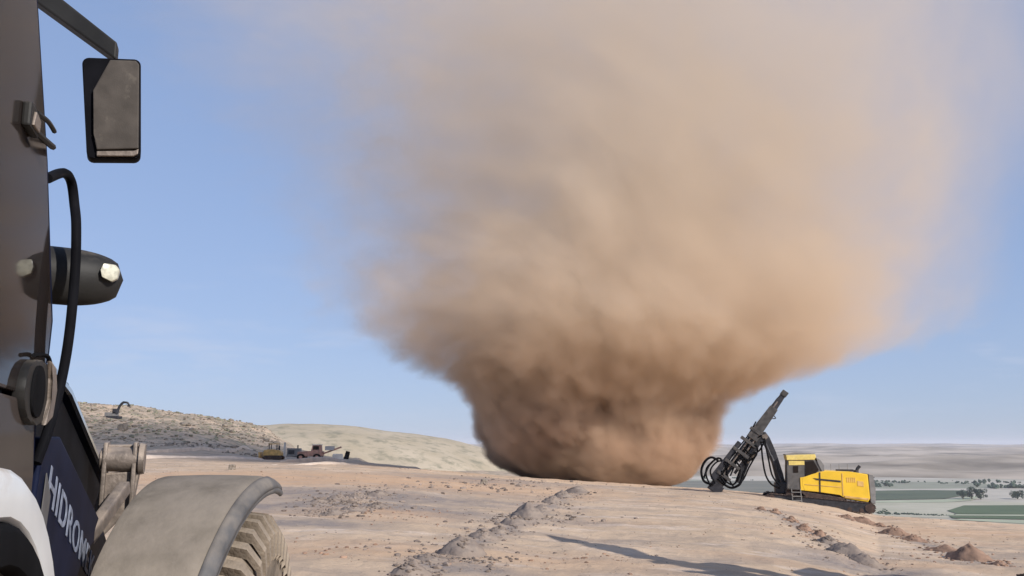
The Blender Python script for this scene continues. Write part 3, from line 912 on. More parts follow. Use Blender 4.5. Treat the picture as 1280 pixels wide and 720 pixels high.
# rear fender: a white arch in the side plane with the dusty tyre under it
def arch(cx, cz, r0, r1, a0, a1, o0, o1, n=28):
    b = MB()
    rows = []
    for k in range(n + 1):
        a = R(a0 + (a1 - a0) * k / n)
        c_, s_ = math.cos(a), math.sin(a)
        rows.append([m_(cx + r * c_, o, cz + r * s_) for r, o in ((r0, o0), (r0 + .01, o0 - .012), (r1 - .03, o0 - .015), (r1 - .01, o0), (r1, o0 + .04), (r1, o1), (r1 - .03, o1), (r1 - .035, o0 + .06), (r0, o0 + .03))])
    b.grid(rows, closed=True)
    return b
rf = arch(2.22, .60, .985, 1.11, -5, 185, .478, 1.0)
rear_f = rf.build("rear_fender", M['white'], BH, True, 40)
arch(2.22, .60, .88, .990, -5, 185, .468, .98).build("arch_shade_ring", M['hose'], rear_f, True, 40)  # black ring put in for the shade just inside the arch
MB().prism([(1.25, .4), (3.22, .4), (3.18, .62)] + [(2.22 + .96 * math.cos(R(a)), .6 + .96 * math.sin(R(a))) for a in range(10, 175, 12)] + [(1.25, .6)], .98, 1.04, side).build("arch_shade_sheet", M['hose'], rear_f)  # black sheet standing in for the deep shade around the tyre
def wheel(name, c, rad, width, steer=0, nl=22, parent=BH, lugmat='tyre'):
    """root at the hub; axle along local x"""
    w = bpy.data.objects.new(name, None); COL.objects.link(w); w.parent = parent; w.location = c; w.rotation_euler = (0, 0, -steer)
    ty = MB(); rows = []
    pr = [(-.5, .62), (-.52, .75), (-.5, .88), (-.42, .95), (-.2, .965), (0, .968), (.2, .965), (.42, .95), (.5, .88), (.52, .75), (.5, .62), (.38, .56), (0, .55), (-.38, .56)]
    for k in range(48):
        a = 2 * math.pi * k / 48
        rows.append([Vector((x * width, math.cos(a) * r * rad, math.sin(a) * r * rad)) for x, r in pr])
    rows.append(rows[0])
    ty.grid(rows, closed=True)
    bmesh.ops.remove_doubles(ty.b, verts=ty.b.verts, dist=.0005)
    t = ty.build("tyre", M[lugmat], w, True, 40)
    me = None
    for k in range(nl):
        for s in (-1, 1):
            a = 2 * math.pi * (k + (.5 if s > 0 else 0)) / nl
            if me is None or s not in me:
                b = MB()
                # lug as a chevron bar from tread centre down the shoulder
                prf = [((.0), .955, 0.0), (.25, .96, .035), (.46, .945, .06), (.535, .87, .07), (.54, .74, .07)]
                rws = []
                for x, r_, da in prf:
                    for_ = []
                    for dd, up in ((-.024, 0), (-.018, .055), (.018, .055), (.024, 0)):
                        aa = da + dd / rad * 1.1
                        rr_ = (r_ + up * (1 if x < .5 else .5)) * rad
                        xx = s * (x + (.03 if (x > .5 and up) else 0)) * width
                        for_.append(Vector((xx, math.cos(aa) * rr_, math.sin(aa) * rr_)))
                    rws.append(for_)
                b.grid(rws)
                o = b.build("lug", M[lugmat], t)
                me = me or {}
                me[s] = o.data
            else:
                o = bpy.data.objects.new("lug", me[s]); COL.objects.link(o); o.parent = t
            o.rotation_euler = (a, 0, 0)
    rm = MB()
    rm.cyl((-width * .3, 0, 0), (width * .42, 0, 0), rad * .56, None, 32)
    rm.cyl((width * .42, 0, 0), (width * .5, 0, 0), rad * .3, rad * .24, 24)
    for k in range(8):
        a = math.pi * k / 4
        rm.cyl((width * .42, math.cos(a) * rad * .4, math.sin(a) * rad * .4), (width * .46, math.cos(a) * rad * .4, math.sin(a) * rad * .4), .02, None, 6)
    rm.build("rim", M['white'], w, True, 30)
    return w
wheel("rear_wheel", m_(2.22, .82, .76), .76, .40)
wheel("rear_wheel", m_(2.22, 2.0, .76), .76, .40)
STEER = R(12)
FW = m_(4.05, .04, .72)
wheel("front_wheel", FW, .74, .46, STEER, 42)
wheel("front_wheel", m_(4.05, 2.5, .72), .76, .44, STEER)
# front fender turning with the wheel
ff = MB()
FR = Matrix.Rotation(-STEER, 3, 'Z')
def fpt(a, x, dr):   # angle (90 top, 180 rear), x = right
    r = .90 + dr
    return FW + FR @ Vector((x, math.cos(a) * r, math.sin(a) * r))
NF = 34
def fsec(u):
    """section across the fender at u 0 (front end) .. 1 (rear end): list of (x, dr)"""
    lft = -.20 - .05 * min(1, u * 1.6)
    rgt = .245 - .115 * min(1, max(0, (u - .15) / .6))
    if u < .15: rgt = .245
    lip = .055 + .02 * u
    xs = [(lft, -.045), (lft, -.004), (lft + .012, 0)]
    for k in range(1, 8): xs.append((lft + .012 + (rgt - .09 - lft - .012) * k / 8, .004 * math.sin(k / 8 * math.pi)))
    for k in range(7):
        q = k / 6 * math.pi / 2
        xs.append((rgt - .09 + .09 * math.sin(q), -lip * (1 - math.cos(q))))
    return xs
rows = []
for i in range(NF + 1):
    u = i / NF
    a = R(78 + 95 * u)
    rows.append([fpt(a, x, d) for x, d in fsec(u)])
ff.grid(rows)
fo = ff.build("front_fender", M['fender'], BH, True, 50)
sm = fo.modifiers.new("thickness", 'SOLIDIFY'); sm.thickness = .014; sm.offset = -1
# the grey rolled shoulder is a moulding of its own over the fender's outer edge
shm = MB(); rows = []
for i in range(NF + 1):
    u = i / NF
    rows.append([fpt(R(77.6 + 95.6 * u), x + .004, d + .005) for x, d in fsec(u)[-5:]])
shm.grid(rows)
sho = shm.build("fender_shoulder", M['lip'], fo, True, 60)
sho.modifiers.new("thickness", 'SOLIDIFY').thickness = .006
# rolled grey outer lip
lipm = MB(); rows = []
for i in range(NF + 1):
    u = i / NF
    a = R(76 + 97 * u)
    s_ = fsec(u)
    x0, d0 = s_[-1]
    row = []
    for k in range(9):
        q = R(-100 + 200 * k / 8)
        row.append(fpt(a, x0 - .008 + .013 * math.cos(q), d0 - .003 + .015 * math.sin(q)))
    rows.append(row)
lipm.grid(rows, closed=True)
lipm.build("fender_lip", M['lip'], fo, True, 60)
MB().tube([fpt(R(90), -.235, -.02), fpt(R(120), -.24, -.05), fpt(R(165), -.235, -.03)], .012, 6).build("fender_stay", M['steel'], fo)
MB().bar(fpt(R(100), .0, -.03), fpt(R(100), .17, -.04), .05, .02).bar(fpt(R(100), .1, -.03), FW + Vector((.1, .05, .45)), .05, .02).build("fender_bracket", M['black'], fo)

# engine hood with a bright edge, sloping forward from the cab
MB().prism([(2.75, 1.25), (5.5, .95), (5.5, 1.43), (5.28, 1.50), (3.78, 1.93), (3.0, 2.02), (2.75, 2.0)], .62, 1.9, side, .03).build("engine_hood", M['black'], BH)
MB().prism([(3.40, 2.018), (3.80, 1.958), (5.30, 1.532), (5.30, 1.515), (3.80, 1.94), (3.40, 2.0)], .585, .60, side).build("hood_trim", M['rod'], BH)
MB().prism([(3.1, 2.045), (3.82, 1.985), (5.42, 1.522), (5.42, 1.50), (3.80, 1.955), (3.1, 2.02)], .605, .68, side).build("hood_edge", M['navy'], BH)
# loader arm carrying the lettering
arm_p = [(2.76, 1.50), (2.9, 1.27), (3.4, .98), (4.9, .72), (5.3, .55), (5.4, .70), (5.2, 1.05), (4.25, 1.42), (3.10, 1.775), (2.85, 1.77)]
arm = MB().prism(arm_p, .50, .60, side, .008).build("loader_arm", M['navy'], BH)
al = MB().prism(arm_p, 2.3, 2.4, side, .008).build("loader_arm", M['navy'], BH)
MB().prism([(2.83, 1.515), (2.96, 1.29), (3.42, 1.0), (3.44, 1.012), (2.98, 1.30), (2.85, 1.52)], .4945, .497, side).build("stripe", M['red'], arm)
MB().prism([(2.90, 1.67), (2.99, 1.60), (2.96, 1.50), (2.87, 1.545)], .4945, .497, side).build("warning_decal", M['lip'], arm)
# lettering: real text laid on the arm's side, reading down along the slope
cu = bpy.data.curves.new("lettering", 'FONT'); cu.body = "HIDROMEK"; cu.size = .145; cu.extrude = .001; cu.space_character = 1.1; cu.offset = .0015
to = bpy.data.objects.new("tmp", cu); COL.objects.link(to)
dg = bpy.context.evaluated_depsgraph_get()
me = bpy.data.meshes.new_from_object(to.evaluated_get(dg)); me.name = "lettering"
bpy.data.objects.remove(to)
slope = math.atan2(1.256 - 1.62, 1.05)
lo = bpy.data.objects.new("lettering", me); COL.objects.link(lo); lo.parent = arm
me.materials.append(M['letter'])
# text x -> forward/down along the slope, text y -> up, text z -> right (outwards)
ex = Vector((0, math.cos(slope), math.sin(slope))); ey = Vector((0, -math.sin(slope), math.cos(slope))); ez = ex.cross(ey)
me.transform(Matrix.Diagonal((1.55, 1, 1, 1)))
me.transform(Matrix((ex, ey, ez)).transposed().to_4x4())
lo.location = m_(2.93, .4975, 1.60)
# hydraulic cylinder beside the arm and the bucket link with its drum
MB().cyl(m_(3.1, .56, 1.35), m_(4.0, .56, 1.05), .045, None, 14).build("lift_cylinder", M['black'], BH, True, 40)
LK = 4.6
lk = MB()
lk.prism([(-.075, -.005), (.075, .005), (.055, -.16), (-.10, -.33), (-.13, -.26)], LK - .02, LK + .05, lambda p, l: m_(l, .465 - p[0], 1.625 + p[1]), .008)
link = lk.build("bucket_link", M['steel'], BH)
MB().cyl(m_(LK, .535, 1.685), m_(LK, .395, 1.68), .058, None, 22).build("hinge_drum", M['steel'], link, True, 40)
MB().cyl(m_(LK, .540, 1.742), m_(LK, .39, 1.742), .010, None, 10).build("cross_rod", M['steel'], link, True, 40)
for oo, s in ((.532, 1), (.405, 1)):
    b = MB()
    b.prism([(-.05, .075), (.05, .08), (.065, 0), (.05, -.10), (-.02, -.24), (-.06, -.22), (-.055, 0)], oo, oo + .018, lambda p, l: m_(LK + p[0], l, 1.685 + p[1]), .005)
    b.cyl(m_(LK, oo - .016, 1.685), m_(LK, oo + .03, 1.685), .05, None, 16)
    b.build("side_plate", M['steel'], link, True, 40)
MB().cyl(m_(LK, .568, 1.685), m_(LK, .545, 1.685), .035, None, 12).build("pin_end", M['steel'], link, True, 40)
MB().cyl(m_(LK, .372, 1.685), m_(LK, .395, 1.685), .070, .074, 18).build("pin_flange", M['steel'], link, True, 40)
MB().bar(m_(4.5, .44, 1.56), m_(3.9, .56, 1.30), .05, .06, bevel=.01).build("link_arm", M['steel'], link)
# frame, axles and the loader bucket on the ground ahead
MB().prism([(.2, .55), (5.3, .55), (5.3, .9), (2.9, 1.1), (.2, 1.1)], 1.0, 1.75, side, .02).build("chassis", M['black'], BH)
MB().bar(m_(4.05, .2, .72), m_(4.05, 2.4, .72), .16, .16, bevel=.02).build("front_axle", M['black'], BH)
MB().bar(m_(2.22, .8, .75), m_(2.22, 1.9, .75), .2, .2, bevel=.02).build("rear_axle", M['black'], BH)
MB().prism([(5.45, .12), (6.25, .10), (6.25, .13), (5.55, .2), (5.42, .45), (5.5, .8), (5.85, .98), (5.82, 1.02), (5.40, .84), (5.34, .42)], .75, 2.5, side, .006).build("bucket", M['steel'], BH)

# ------------------------------------------------------------------ yellow drill rig on crawler tracks
def make_rig():
    Rg = empty("drill_rig")
    K = .0458
    def q(px, py, y=0.0): return Vector(((px - 1030) * K, y, (634 - py) * K))
    def pz(pts, y0, y1, name, m, parent=None, bevel=.02, smooth=False):
        return MB().prism(pts, y0, y1, lambda p, l: q(p[0], p[1], l), bevel).build(name, M[m], parent or Rg, smooth)
    # tracks: near (y=-1.2) and far; each tilted with the ground
    for ys in (-1.25, .85):
        y0, y1 = ys, ys + .4
        tr = pz([(960, 619.5), (966, 617.5), (1076, 627), (1085, 632), (1083, 637.5), (1076, 640), (972, 630), (962, 627)], y0 + .05, y1 - .05, "track_frame", 'rigdark')
        for fx, fy, rr in ((965.5, 623.5, 5.0), (1079, 633.5, 5.5)):
            MB().cyl(q(fx, fy, y0), q(fx, fy, y1), rr * K, None, 16).build("sprocket", M['rust'], tr, True, 40)
        for k in range(8):
            t = (k + .5) / 8; MB().cyl(q(968 + 108 * t, 627.5 + 9.5 * t, y0 + .03), q(968 + 108 * t, 627.5 + 9.5 * t, y1 - .03), 2.6 * K, None, 10).build("track_roller", M['rust'], tr, True, 40)
        loop = []
        A, B = q(965.5, 623.5), q(1079, 633.5)
        d = (B - A).normalized(); nrm = Vector((-d.z, 0, d.x))
        if nrm.z < 0: nrm = -nrm
        L_ = (B - A).length; r_ = 6.0 * K
        per = 2 * L_ + 2 * math.pi * r_; NS = 46
        shoe = None
        for k in range(NS):
            s = per * k / NS
            if s < L_: p, nn = A + d * s + nrm * r_, nrm
            elif s < L_ + math.pi * r_:
                a = (s - L_) / r_; nn = nrm * math.cos(a) + d * math.sin(a); p = B + nn * r_
            elif s < 2 * L_ + math.pi * r_: p, nn = B - d * (s - L_ - math.pi * r_) - nrm * r_, -nrm
            else:
                a = (s - 2 * L_ - math.pi * r_) / r_; nn = -nrm * math.cos(a) - d * math.sin(a); p = A + nn * r_
            if shoe is None:
                b = MB(); b.box((0, 0, 0), (per / NS * .86, .40, .045)); b.box((0, 0, .035), (.03, .40, .04)); sh = b.build("track_shoe", M['rust'], tr); shoe = sh.data
            else:
                sh = bpy.data.objects.new("track_shoe", shoe); COL.objects.link(sh); sh.parent = tr
            sh.location = p + Vector((0, (y0 + y1) / 2, 0))
            sh.rotation_euler = (0, math.atan2(nn.x, nn.z), 0)
    # chassis and deck
    pz([(984, 611), (1040, 617), (1084, 627), (1084, 631), (1050, 627), (984, 621)], -.85, .85, "chassis", 'rust')
    pz([(1000, 614), (1052, 622), (1050, 628), (1010, 624)], -1.12, -.86, "lower_guard", 'rust')
    # yellow engine hood
    hood = pz([(1003, 597.5), (1023, 590.5), (1030, 589), (1060, 590), (1079.5, 593), (1080.5, 622), (1078, 626.5), (1052, 622.5), (1046, 617), (1005, 613.5), (1002.5, 607)], -1.1, 1.05, "engine_hood", 'yellow', bevel=.05)
    pz([(1016, 598), (1048, 600.8), (1048, 603.0), (1020, 600.4)], -1.125, -1.095, "air_slot", 'rigdark', hood, .004)
    pz([(1023.4, 591), (1025, 591), (1024, 615.5), (1022.4, 615.5)], -1.125, -1.05, "panel_seam", 'rigdark', hood, .003)
    pz([(1049.5, 592), (1050.6, 592), (1050.2, 619), (1049.2, 619)], -1.122, -1.09, "panel_seam", 'oldyellow', hood, .002)
    pz([(1006, 605.5), (1048, 608.5), (1048, 609.2), (1006, 606.2)], -1.122, -1.09, "panel_seam", 'oldyellow', hood, .002)
    for kk in range(5):
        pz([(1055 + kk * 2.2, 597), (1056 + kk * 2.2, 597.1), (1056 + kk * 2.2, 603), (1055 + kk * 2.2, 602.9)], -1.118, -1.09, "louvre", 'oldyellow', hood, .002)
    pz([(1067, 601), (1074, 602), (1074, 608), (1067, 607)], -1.120, -1.09, "side_badge", 'oldyellow', hood, .004)
    pz([(1051, 619), (1079, 622), (1078.5, 624), (1052, 621.5)], -1.13, -1.09, "lower_trim", 'oldyellow', hood, .006)
    pz([(1052, 623.2), (1079, 627.2), (1079, 631), (1058, 628)], -1.05, 1.0, "rear_step", 'riggrey')
    pz([(1080.5, 592.5), (1086, 594), (1087.5, 610), (1086.5, 629), (1081, 628)], -1.06, 1.02, "radiator_grille", 'riggrey', bevel=.03)
    for kk in range(9):
        MB().box(q(1087.4, 597 + kk * 3.3, 0), (.05, 1.7, .05)).build("grille_slat", M['rigdark'], Rg)
    pz([(1069, 626), (1077, 627), (1076.5, 639), (1070, 639)], -.9, -.5, "support_jack", 'rigdark')
    pz([(1036, 626), (1046, 626), (1045, 637), (1040, 637), (1039, 630)], -1.05, -.8, "support_foot", 'rigdark')
    ex = MB(); ex.tube([q(1072, 593, .1), q(1072, 588, .1), q(1075.5, 583.5, .1)], .09, 8).cyl(q(1069, 592, -.2), q(1069, 588.5, -.2), .12)
    ex.build("exhaust_pipe", M['rigdark'], Rg, True)
    MB().box(q(1057, 589, 0), (.9, .6, .12), None, .03).build("hood_hatch", M['rigdark'], Rg)
    rl = MB()
    for xx in (1044, 1054, 1064): rl.tube([q(xx, 590, 1.0), q(xx, 581.5, 1.0)], .014, 5, 0)
    rl.build("deck_rail", M['riggrey'], Rg)
    # cab with sloping rear, roof and windows
    cb = pz([(987, 575), (1017, 573.5), (1024, 580), (1029, 588), (1029, 597), (1003, 599), (1004, 613), (985, 612)], -1.05, .25, "cab", 'cabdark', bevel=.04)
    pz([(985.5, 569.8), (1020, 568.8), (1021, 572.0), (1019, 575.6), (986.5, 576.2)], -1.12, .3, "cab_roof", 'yroof', cb, .03)
    pz([(985, 568.9), (1000, 566.8), (1020, 567.8), (1021, 568.9), (985, 569.8)], -1.0, .2, "roof_hatch", 'riggrey', cb, .01)
    pz([(1008, 577.5), (1018, 577), (1023.5, 588), (1020, 592), (1007, 596.5)], -1.08, -1.03, "side_window", 'glass', cb, .006)
    pz([(1021, 573), (1026, 575.5), (1030, 582), (1030, 589), (1027, 590), (1023, 580)], -1.10, .22, "rear_guard", 'riggrey', cb, .02)
    pz([(988.5, 577), (1007, 577), (1007, 582), (988.5, 582.4)], -1.075, -1.03, "window_visor", 'yroof', cb, .006)
    pz([(993.5, 583.5), (999.5, 583.3), (999.3, 591.5), (993.3, 591.7)], -1.075, -1.03, "front_window", 'glass', cb, .006)
    pz([(986.5, 582), (992, 582), (991.5, 611), (985.7, 611)], -1.07, -1.04, "cab_door", 'cabdark', cb, .006)
    pz([(1001, 597.5), (1004, 597), (1005, 613), (1001, 613)], -1.09, -1.0, "corner_panel", 'yellow', cb, .006)
    # entry ladder
    ld = MB()
    for xx in (989.5, 1000): ld.tube([q(xx, 611, -1.35), q(xx + .5, 630, -1.5)], .025, 5, 0)
    for yy in (615, 620, 625, 630): ld.box(q(995, yy, -1.42), (11 * K, .14, .035))
    ld.build("ladder", M['riggrey'], Rg)
    # boom: base, knuckle, lower arm
    MB().box(q(982, 611, -.1), (.9, 1.0, .6), None, .04).build("boom_base", M['rigdark'], Rg)
    bm = pz([(976, 611), (986, 609), (983, 594), (975.5, 566), (969, 548), (964, 540.5), (957, 541.5), (955.5, 549), (964, 560), (970, 580)], -.3, .15, "boom", 'rigdark', bevel=.04)
    arm2 = pz([(963, 541), (966, 548), (957, 556), (948, 570), (938, 590), (931, 606), (924, 604), (932, 583), (941, 562), (950, 551)], -.42, -.2, "stick", 'rigdark', bevel=.03)
    MB().cyl(q(981, 606, -.5), q(969, 571, -.5), .09, None, 10).cyl(q(969, 571, -.5), q(962, 552, -.5), .05, None, 8).build("boom_cylinder", M['rigdark'], bm, True, 40)
    MB().cyl(q(963, 547, -.48), q(963, 547, .25), .16, None, 12).build("knuckle_pin", M['steel'], bm, True, 40)
    MB().cyl(q(951, 566, -.5), q(940, 580, -.5), .07, None, 8).build("tilt_cylinder", M['steel'], arm2, True, 40)
    # feed beam with cradle, rock drill and carousel
    def along(t, off=0):      # along the feed from the bottom (0) to the tip (1), px off to the left
        A, B = Vector((898, 612)), Vector((989.5, 491))
        d = (B - A); n = Vector((d.y, -d.x)).normalized()
        p = A + d * t - n * -off
        return p.x, p.y
    def strip(t0, t1, a0, a1, b0=None, b1=None):
        a0, a1 = a0 * 1.2, a1 * 1.2
        b0, b1 = (b0 * 1.2 if b0 is not None else None), (b1 * 1.2 if b1 is not None else None)
        b0 = a0 if b0 is None else b0; b1 = a1 if b1 is None else b1
        return [along(t0, a0), along(t0, a1), along(t1, b1), along(t1, b0)]
    fb = pz(strip(0, .93, -3.2, 3.2), -.75, -.45, "feed_beam", 'rigdark')
    pz(strip(.52, .84, -6.5, 5.0, -4.5, 4.0), -.95, -.35, "drill_cradle", 'feed', fb)
    pz(strip(.84, .97, -3.6, 3.4, -2.6, 2.6), -.85, -.42, "mast_head", 'rigdark', fb)
    pz(strip(.965, 1.01, -3.4, 3.2, -3.4, 3.2), -.9, -.4, "mast_tip", 'feed', fb)
    pz(strip(.06, .44, 4.0, 10.5, 5.5, 9.5), -.95, -.55, "rod_rack", 'rigdark', fb)
    pz(strip(.20, .50, -9.0, -6.2), -.8, -.5, "feed_rail", 'rigdark', fb, .01)
    for t, w_ in ((.12, 8), (.24, 9), (.36, 9.5), (.47, 9), (.58, 7)):
        pz(strip(t, t + .025, -w_, w_), -1.0, -.4, "clamp_plate", 'feed', fb, .01)
    pz(strip(-.03, .05, -8, 6), -.95, -.35, "dust_hood", 'rigdark', fb)
    pz(strip(.05, .13, -6, 9), -.9, -.5, "drill_motor", 'feed', fb)
    MB().cyl(q(*along(.12, 1), -.85), q(*along(.9, 1), -.85), .05, None, 8).build("drill_rod", M['steel'], fb, True, 40)
    MB().cyl(q(*along(.3, -4.6), -.85), q(*along(.62, -4.6), -.85), .055, None, 8).build("feed_cylinder", M['steel'], fb, True, 40)
    for pts, rr in (([(897, 607), (886, 603), (883, 590), (888, 578), (896, 573), (904, 577)], .075),
                    ([(894, 609), (889, 597), (890, 586), (899, 577)], .05),
                    ([(903, 600), (912, 608), (920, 611), (929, 606), (934, 594), (938, 583), (932, 574)], .075),
                    ([(908, 590), (912, 602), (921, 607), (928, 598), (930, 585), (924, 577)], .055),
                    ([(916, 580), (914, 592), (917, 602), (921, 609)], .05),
                    ([(933, 572), (941, 577), (950, 571), (952, 560), (946, 557)], .06),
                    ([(957, 553), (958, 575), (961, 595), (967, 606), (977, 611)], .05),
                    ([(961, 549), (965, 575), (969, 596), (978, 609)], .05),
                    ([(918, 596), (930, 572), (944, 556), (958, 545)], .045),
                    ([(886, 598), (893, 583), (905, 574), (914, 584)], .06),
                    ([(899, 606), (894, 590), (904, 578), (916, 580)], .05),
                    ([(912, 606), (906, 596), (912, 582), (926, 566)], .06),
                    ([(926, 608), (934, 600), (941, 586), (949, 572)], .05),
                    ([(936, 560), (944, 569), (955, 564), (961, 552)], .05),
                    ([(905, 598), (922, 570), (940, 548), (952, 528)], .04)):
        MB().tube([q(a, b, -1.0 + .1 * (i % 3)) for i, (a, b) in enumerate(pts)], rr, 6).build("hose", M['hose'], Rg, True, 60)
    tl = MB(); tl.tube([q(904, 612, -.9), q(897, 617, -.9), q(897.5, 621, -.9)], .05, 6)
    tl.build("centralizer", M['rust'], fb)
    tt = MB(); tt.tube([q(974, 519, -.4), q(977, 523.5, -.4), q(973, 524, -.4)], .03, 5)
    tt.build("top_bracket", M['rigdark'], fb)
    return Rg
RIG = make_rig()
# stand it at its place
D = 50.0
p = at(1030, 634, D)
gl = p.z
RIG.location = (p.x, p.y, gl + .03)
RIG.scale = (.97, .93, .95)
RIG.rotation_euler = (0, 0, R(-11))
tag(RIG, "yellow crawler drill rig with its black feed beam tilted up beside the dust column", "drill rig", "crawler drill rigs on the plateau")
# second rig, parked outside the frame at the right: its boom and feed throw the long shadows on the sand
RIG2 = copy_tree(RIG)
RIG2["label"] = "second crawler drill rig outside the frame whose shadow lies on the sand"
RIG2.scale = (1, 1, 1)
RIG2.location = (9.6, 14.0, gz(9.6, 14.0) + .1)
RIG2.rotation_euler = (0, 0, R(52))

# ------------------------------------------------------------------ small machines far off on the left
def put(o, px, py):
    p = hit(px, py); o.location = (p.x, p.y, gz(p.x, p.y)); return p.y / F
def bx(parent, name, m, c, s, rot=None, bev=.03):
    return MB().box(c, s, rot, bev).build(name, M[m], parent)
YM = empty("bulldozer"); YM.scale = (.85,) * 3; k = put(YM, 342, 574.5)
tag(YM, "small yellow bulldozer far off beside a white post on the left bench", "bulldozer")
for yy in (-.9, .9):
    t = MB().prism([(-1.3, .1), (-1.0, 0), (1.0, 0), (1.3, .1), (1.35, .4), (1.0, .62), (-1.0, .62), (-1.35, .4)], yy - .2, yy + .2, lambda p, l: (p[0], l, p[1]), .03).build("track", M['rust'], YM)
MB().prism([(-1.4, .6), (1.2, .6), (1.2, 1.0), (.9, 1.35), (-.2, 1.5), (-1.3, 1.4)], -.65, .65, lambda p, l: (p[0], l, p[1]), .05).build("engine_hood", M['oldyellow'], YM)
cbn = MB().box((.0, 0, 2.25), (1.3, 1.3, .12), None, .03).build("canopy", M['oldyellow'], YM)
for xx in (-.55, .55):
    for yy in (-.55, .55):
        MB().box((xx, yy, 1.8), (.1, .1, .85)).build("canopy_post", M['rigdark'], YM)
MB().prism([(-1.9, .15), (-1.75, .1), (-1.7, .6), (-1.8, 1.1), (-1.95, 1.05), (-1.85, .6)], -1.2, 1.2, lambda p, l: (p[0], l, p[1]), .02).build("blade", M['oldyellow'], YM)
MB().cyl((.8, 0, 1.3), (.8, 0, 2.0), .08, None, 8).build("exhaust_pipe", M['rigdark'], YM)
WP = MB().cyl((0, 0, 0), (0, 0, 2.0), .16, .13, 10).cyl((0, 0, 0), (0, 0, .12), .3, .28, 10).cyl((0, 0, 2.0), (0, 0, 2.1), .17, .1, 10).build("marker_post", M['concrete']); put(WP, 355.5, 574.5)
tag(WP, "short white post beside the small yellow bulldozer", "post")
RM = empty("wheel_loader"); RM.scale = (.95, .85, .78); put(RM, 391, 575.5)
tag(RM, "faded red tractor with trailer bodies standing far off below the grassy hill", "loader")
MB().prism([(-2.0, .6), (1.4, .7), (1.4, 1.5), (.2, 1.6), (-2.0, 1.4)], -.8, .8, lambda p, l: (p[0], l, p[1]), .05).build("body", M['redmach'], RM)
MB().prism([(-.2, 1.55), (1.2, 1.5), (1.1, 2.5), (.0, 2.5)], -.6, .6, lambda p, l: (p[0], l, p[1]), .05).build("cab", M['redmach'], RM)
bx(RM, "cab_roof", 'concrete', (.55, 0, 2.56), (1.3, 1.3, .12))
bx(RM, "window", 'glass', (.5, -.61, 2.05), (.8, .04, .6))
bx(RM, "drill_frame", 'concrete', (2.3, 0, 2.0), (1.2, 1.0, .7))
MB().bar((1.2, 0, 1.0), (3.9, 0, 2.2), .22, .25).build("boom", M['redmach'], RM)
for xx in (-1.5, .7):
    for yy in (-.8, .8):
        w = MB().cyl((xx, yy - .2, .55), (xx, yy + .2, .55), .55, None, 16).build("wheel", M['rubber'], RM, True, 40)
        MB().cyl((xx, yy - .23, .55), (xx, yy + .23, .55), .25, None, 10).build("rim", M['redmach'], w, True, 40)
GM = empty("generator"); put(GM, 367.5, 573)
tag(GM, "grey generator box between the white post and the faded red tractor", "generator")
bx(GM, "housing", 'riggrey', (0, 0, 1.0), (1.9, 1.1, 1.1)); bx(GM, "skid", 'rigdark', (0, 0, .25), (2.1, 1.2, .3)); MB().cyl((.5, 0, 1.5), (.5, 0, 2.0), .09, None, 8).build("exhaust_pipe", M['rigdark'], GM)
bx(GM, "vent_panel", 'rigdark', (-.3, -.56, 1.0), (.9, .04, .6))
for i, (px, lab) in enumerate(((422, "white concrete block next to the leaning dark drum"),)):
    cbk = MB().box((0, 0, .35), (1.6, .6, .7), None, .06).box((0, 0, .75), (1.5, .35, .2), None, .04).build("concrete_block", M['concrete']); put(cbk, px, 574.5); tag(cbk, lab, "block")
DR = MB().cyl((-.1, 0, 0), (.25, 0, 1.45), .42, .36, 14).cyl((-.02, 0, .40), (.0, 0, .48), .44, None, 14).cyl((.13, 0, .95), (.15, 0, 1.03), .42, None, 14).build("steel_drum", M['hose'], None, True, 40); put(DR, 433, 574)
tag(DR, "black drum leaning to the right beside a white block", "drum")
# pale earth berms in front of them
bmz = MB()
for x0, x1, py, hgt in ((352, 432, 577.5, .35), (180, 320, 566, .5), (100, 330, 574.5, .35), (330, 450, 581, .2)):
    A, B = hit(x0, py), hit(x1, py)
    n = 60; rows = []
    for i in range(n + 1):
        t = i / n; c = A.lerp(B, t); e = math.sin(math.pi * t) ** .3 if 0 < t < 1 else 0
        row = []
        for j in range(7):
            s = (j / 6 - .5) * 2
            x, y = c.x, c.y + s * 1.6
            row.append((x, y, gz(x, y) - .03 + (1 - s * s) * hgt * e * (1 + .9 * mn.noise(Vector((x * .5, py, 0))))))
        rows.append(row)
    bmz.grid(rows)
M['pale'] = mat("pale_sand", (.66, .54, .44), .97, var=.12, nscale=.8, bump=.5, bscale=4)
tag(bmz.build("earth_berms", M['pale'], None, True, 180), "low pale ridges of scraped sand across the left bench", kind="stuff")
# small excavator on the skyline
EX = empty("excavator"); p = hit(143, 522); EX.location = (p.x, p.y, gz(p.x, p.y) - .1); EX.scale = (.9,) * 3
tag(EX, "small dark excavator with raised arm on the rubble slope skyline at left", "excavator")
bx(EX, "track_base", 'rigdark', (-.3, 0, .35), (3.0, 2.0, .6)); bx(EX, "upper_body", 'riggrey', (-.6, 0, 1.0), (2.2, 1.8, .8))
bx(EX, "cab", 'rigdark', (.3, -.5, 1.6), (.9, .8, 1.0))
ab = MB().tube([(.4, .2, 1.2), (.7, .2, 2.4), (1.3, .2, 3.3), (1.7, .2, 3.5)], .28, 6).build("boom", M['rigdark'], EX)
MB().tube([(1.6, .2, 3.5), (2.4, .2, 3.4), (2.7, .2, 3.0)], .22, 6).build("stick", M['rigdark'], EX)
MB().prism([(2.5, 3.0), (2.95, 3.0), (2.9, 2.6), (2.6, 2.55)], -.1, .5, lambda p, l: (p[0], l, p[1])).build("bucket", M['rigdark'], EX)

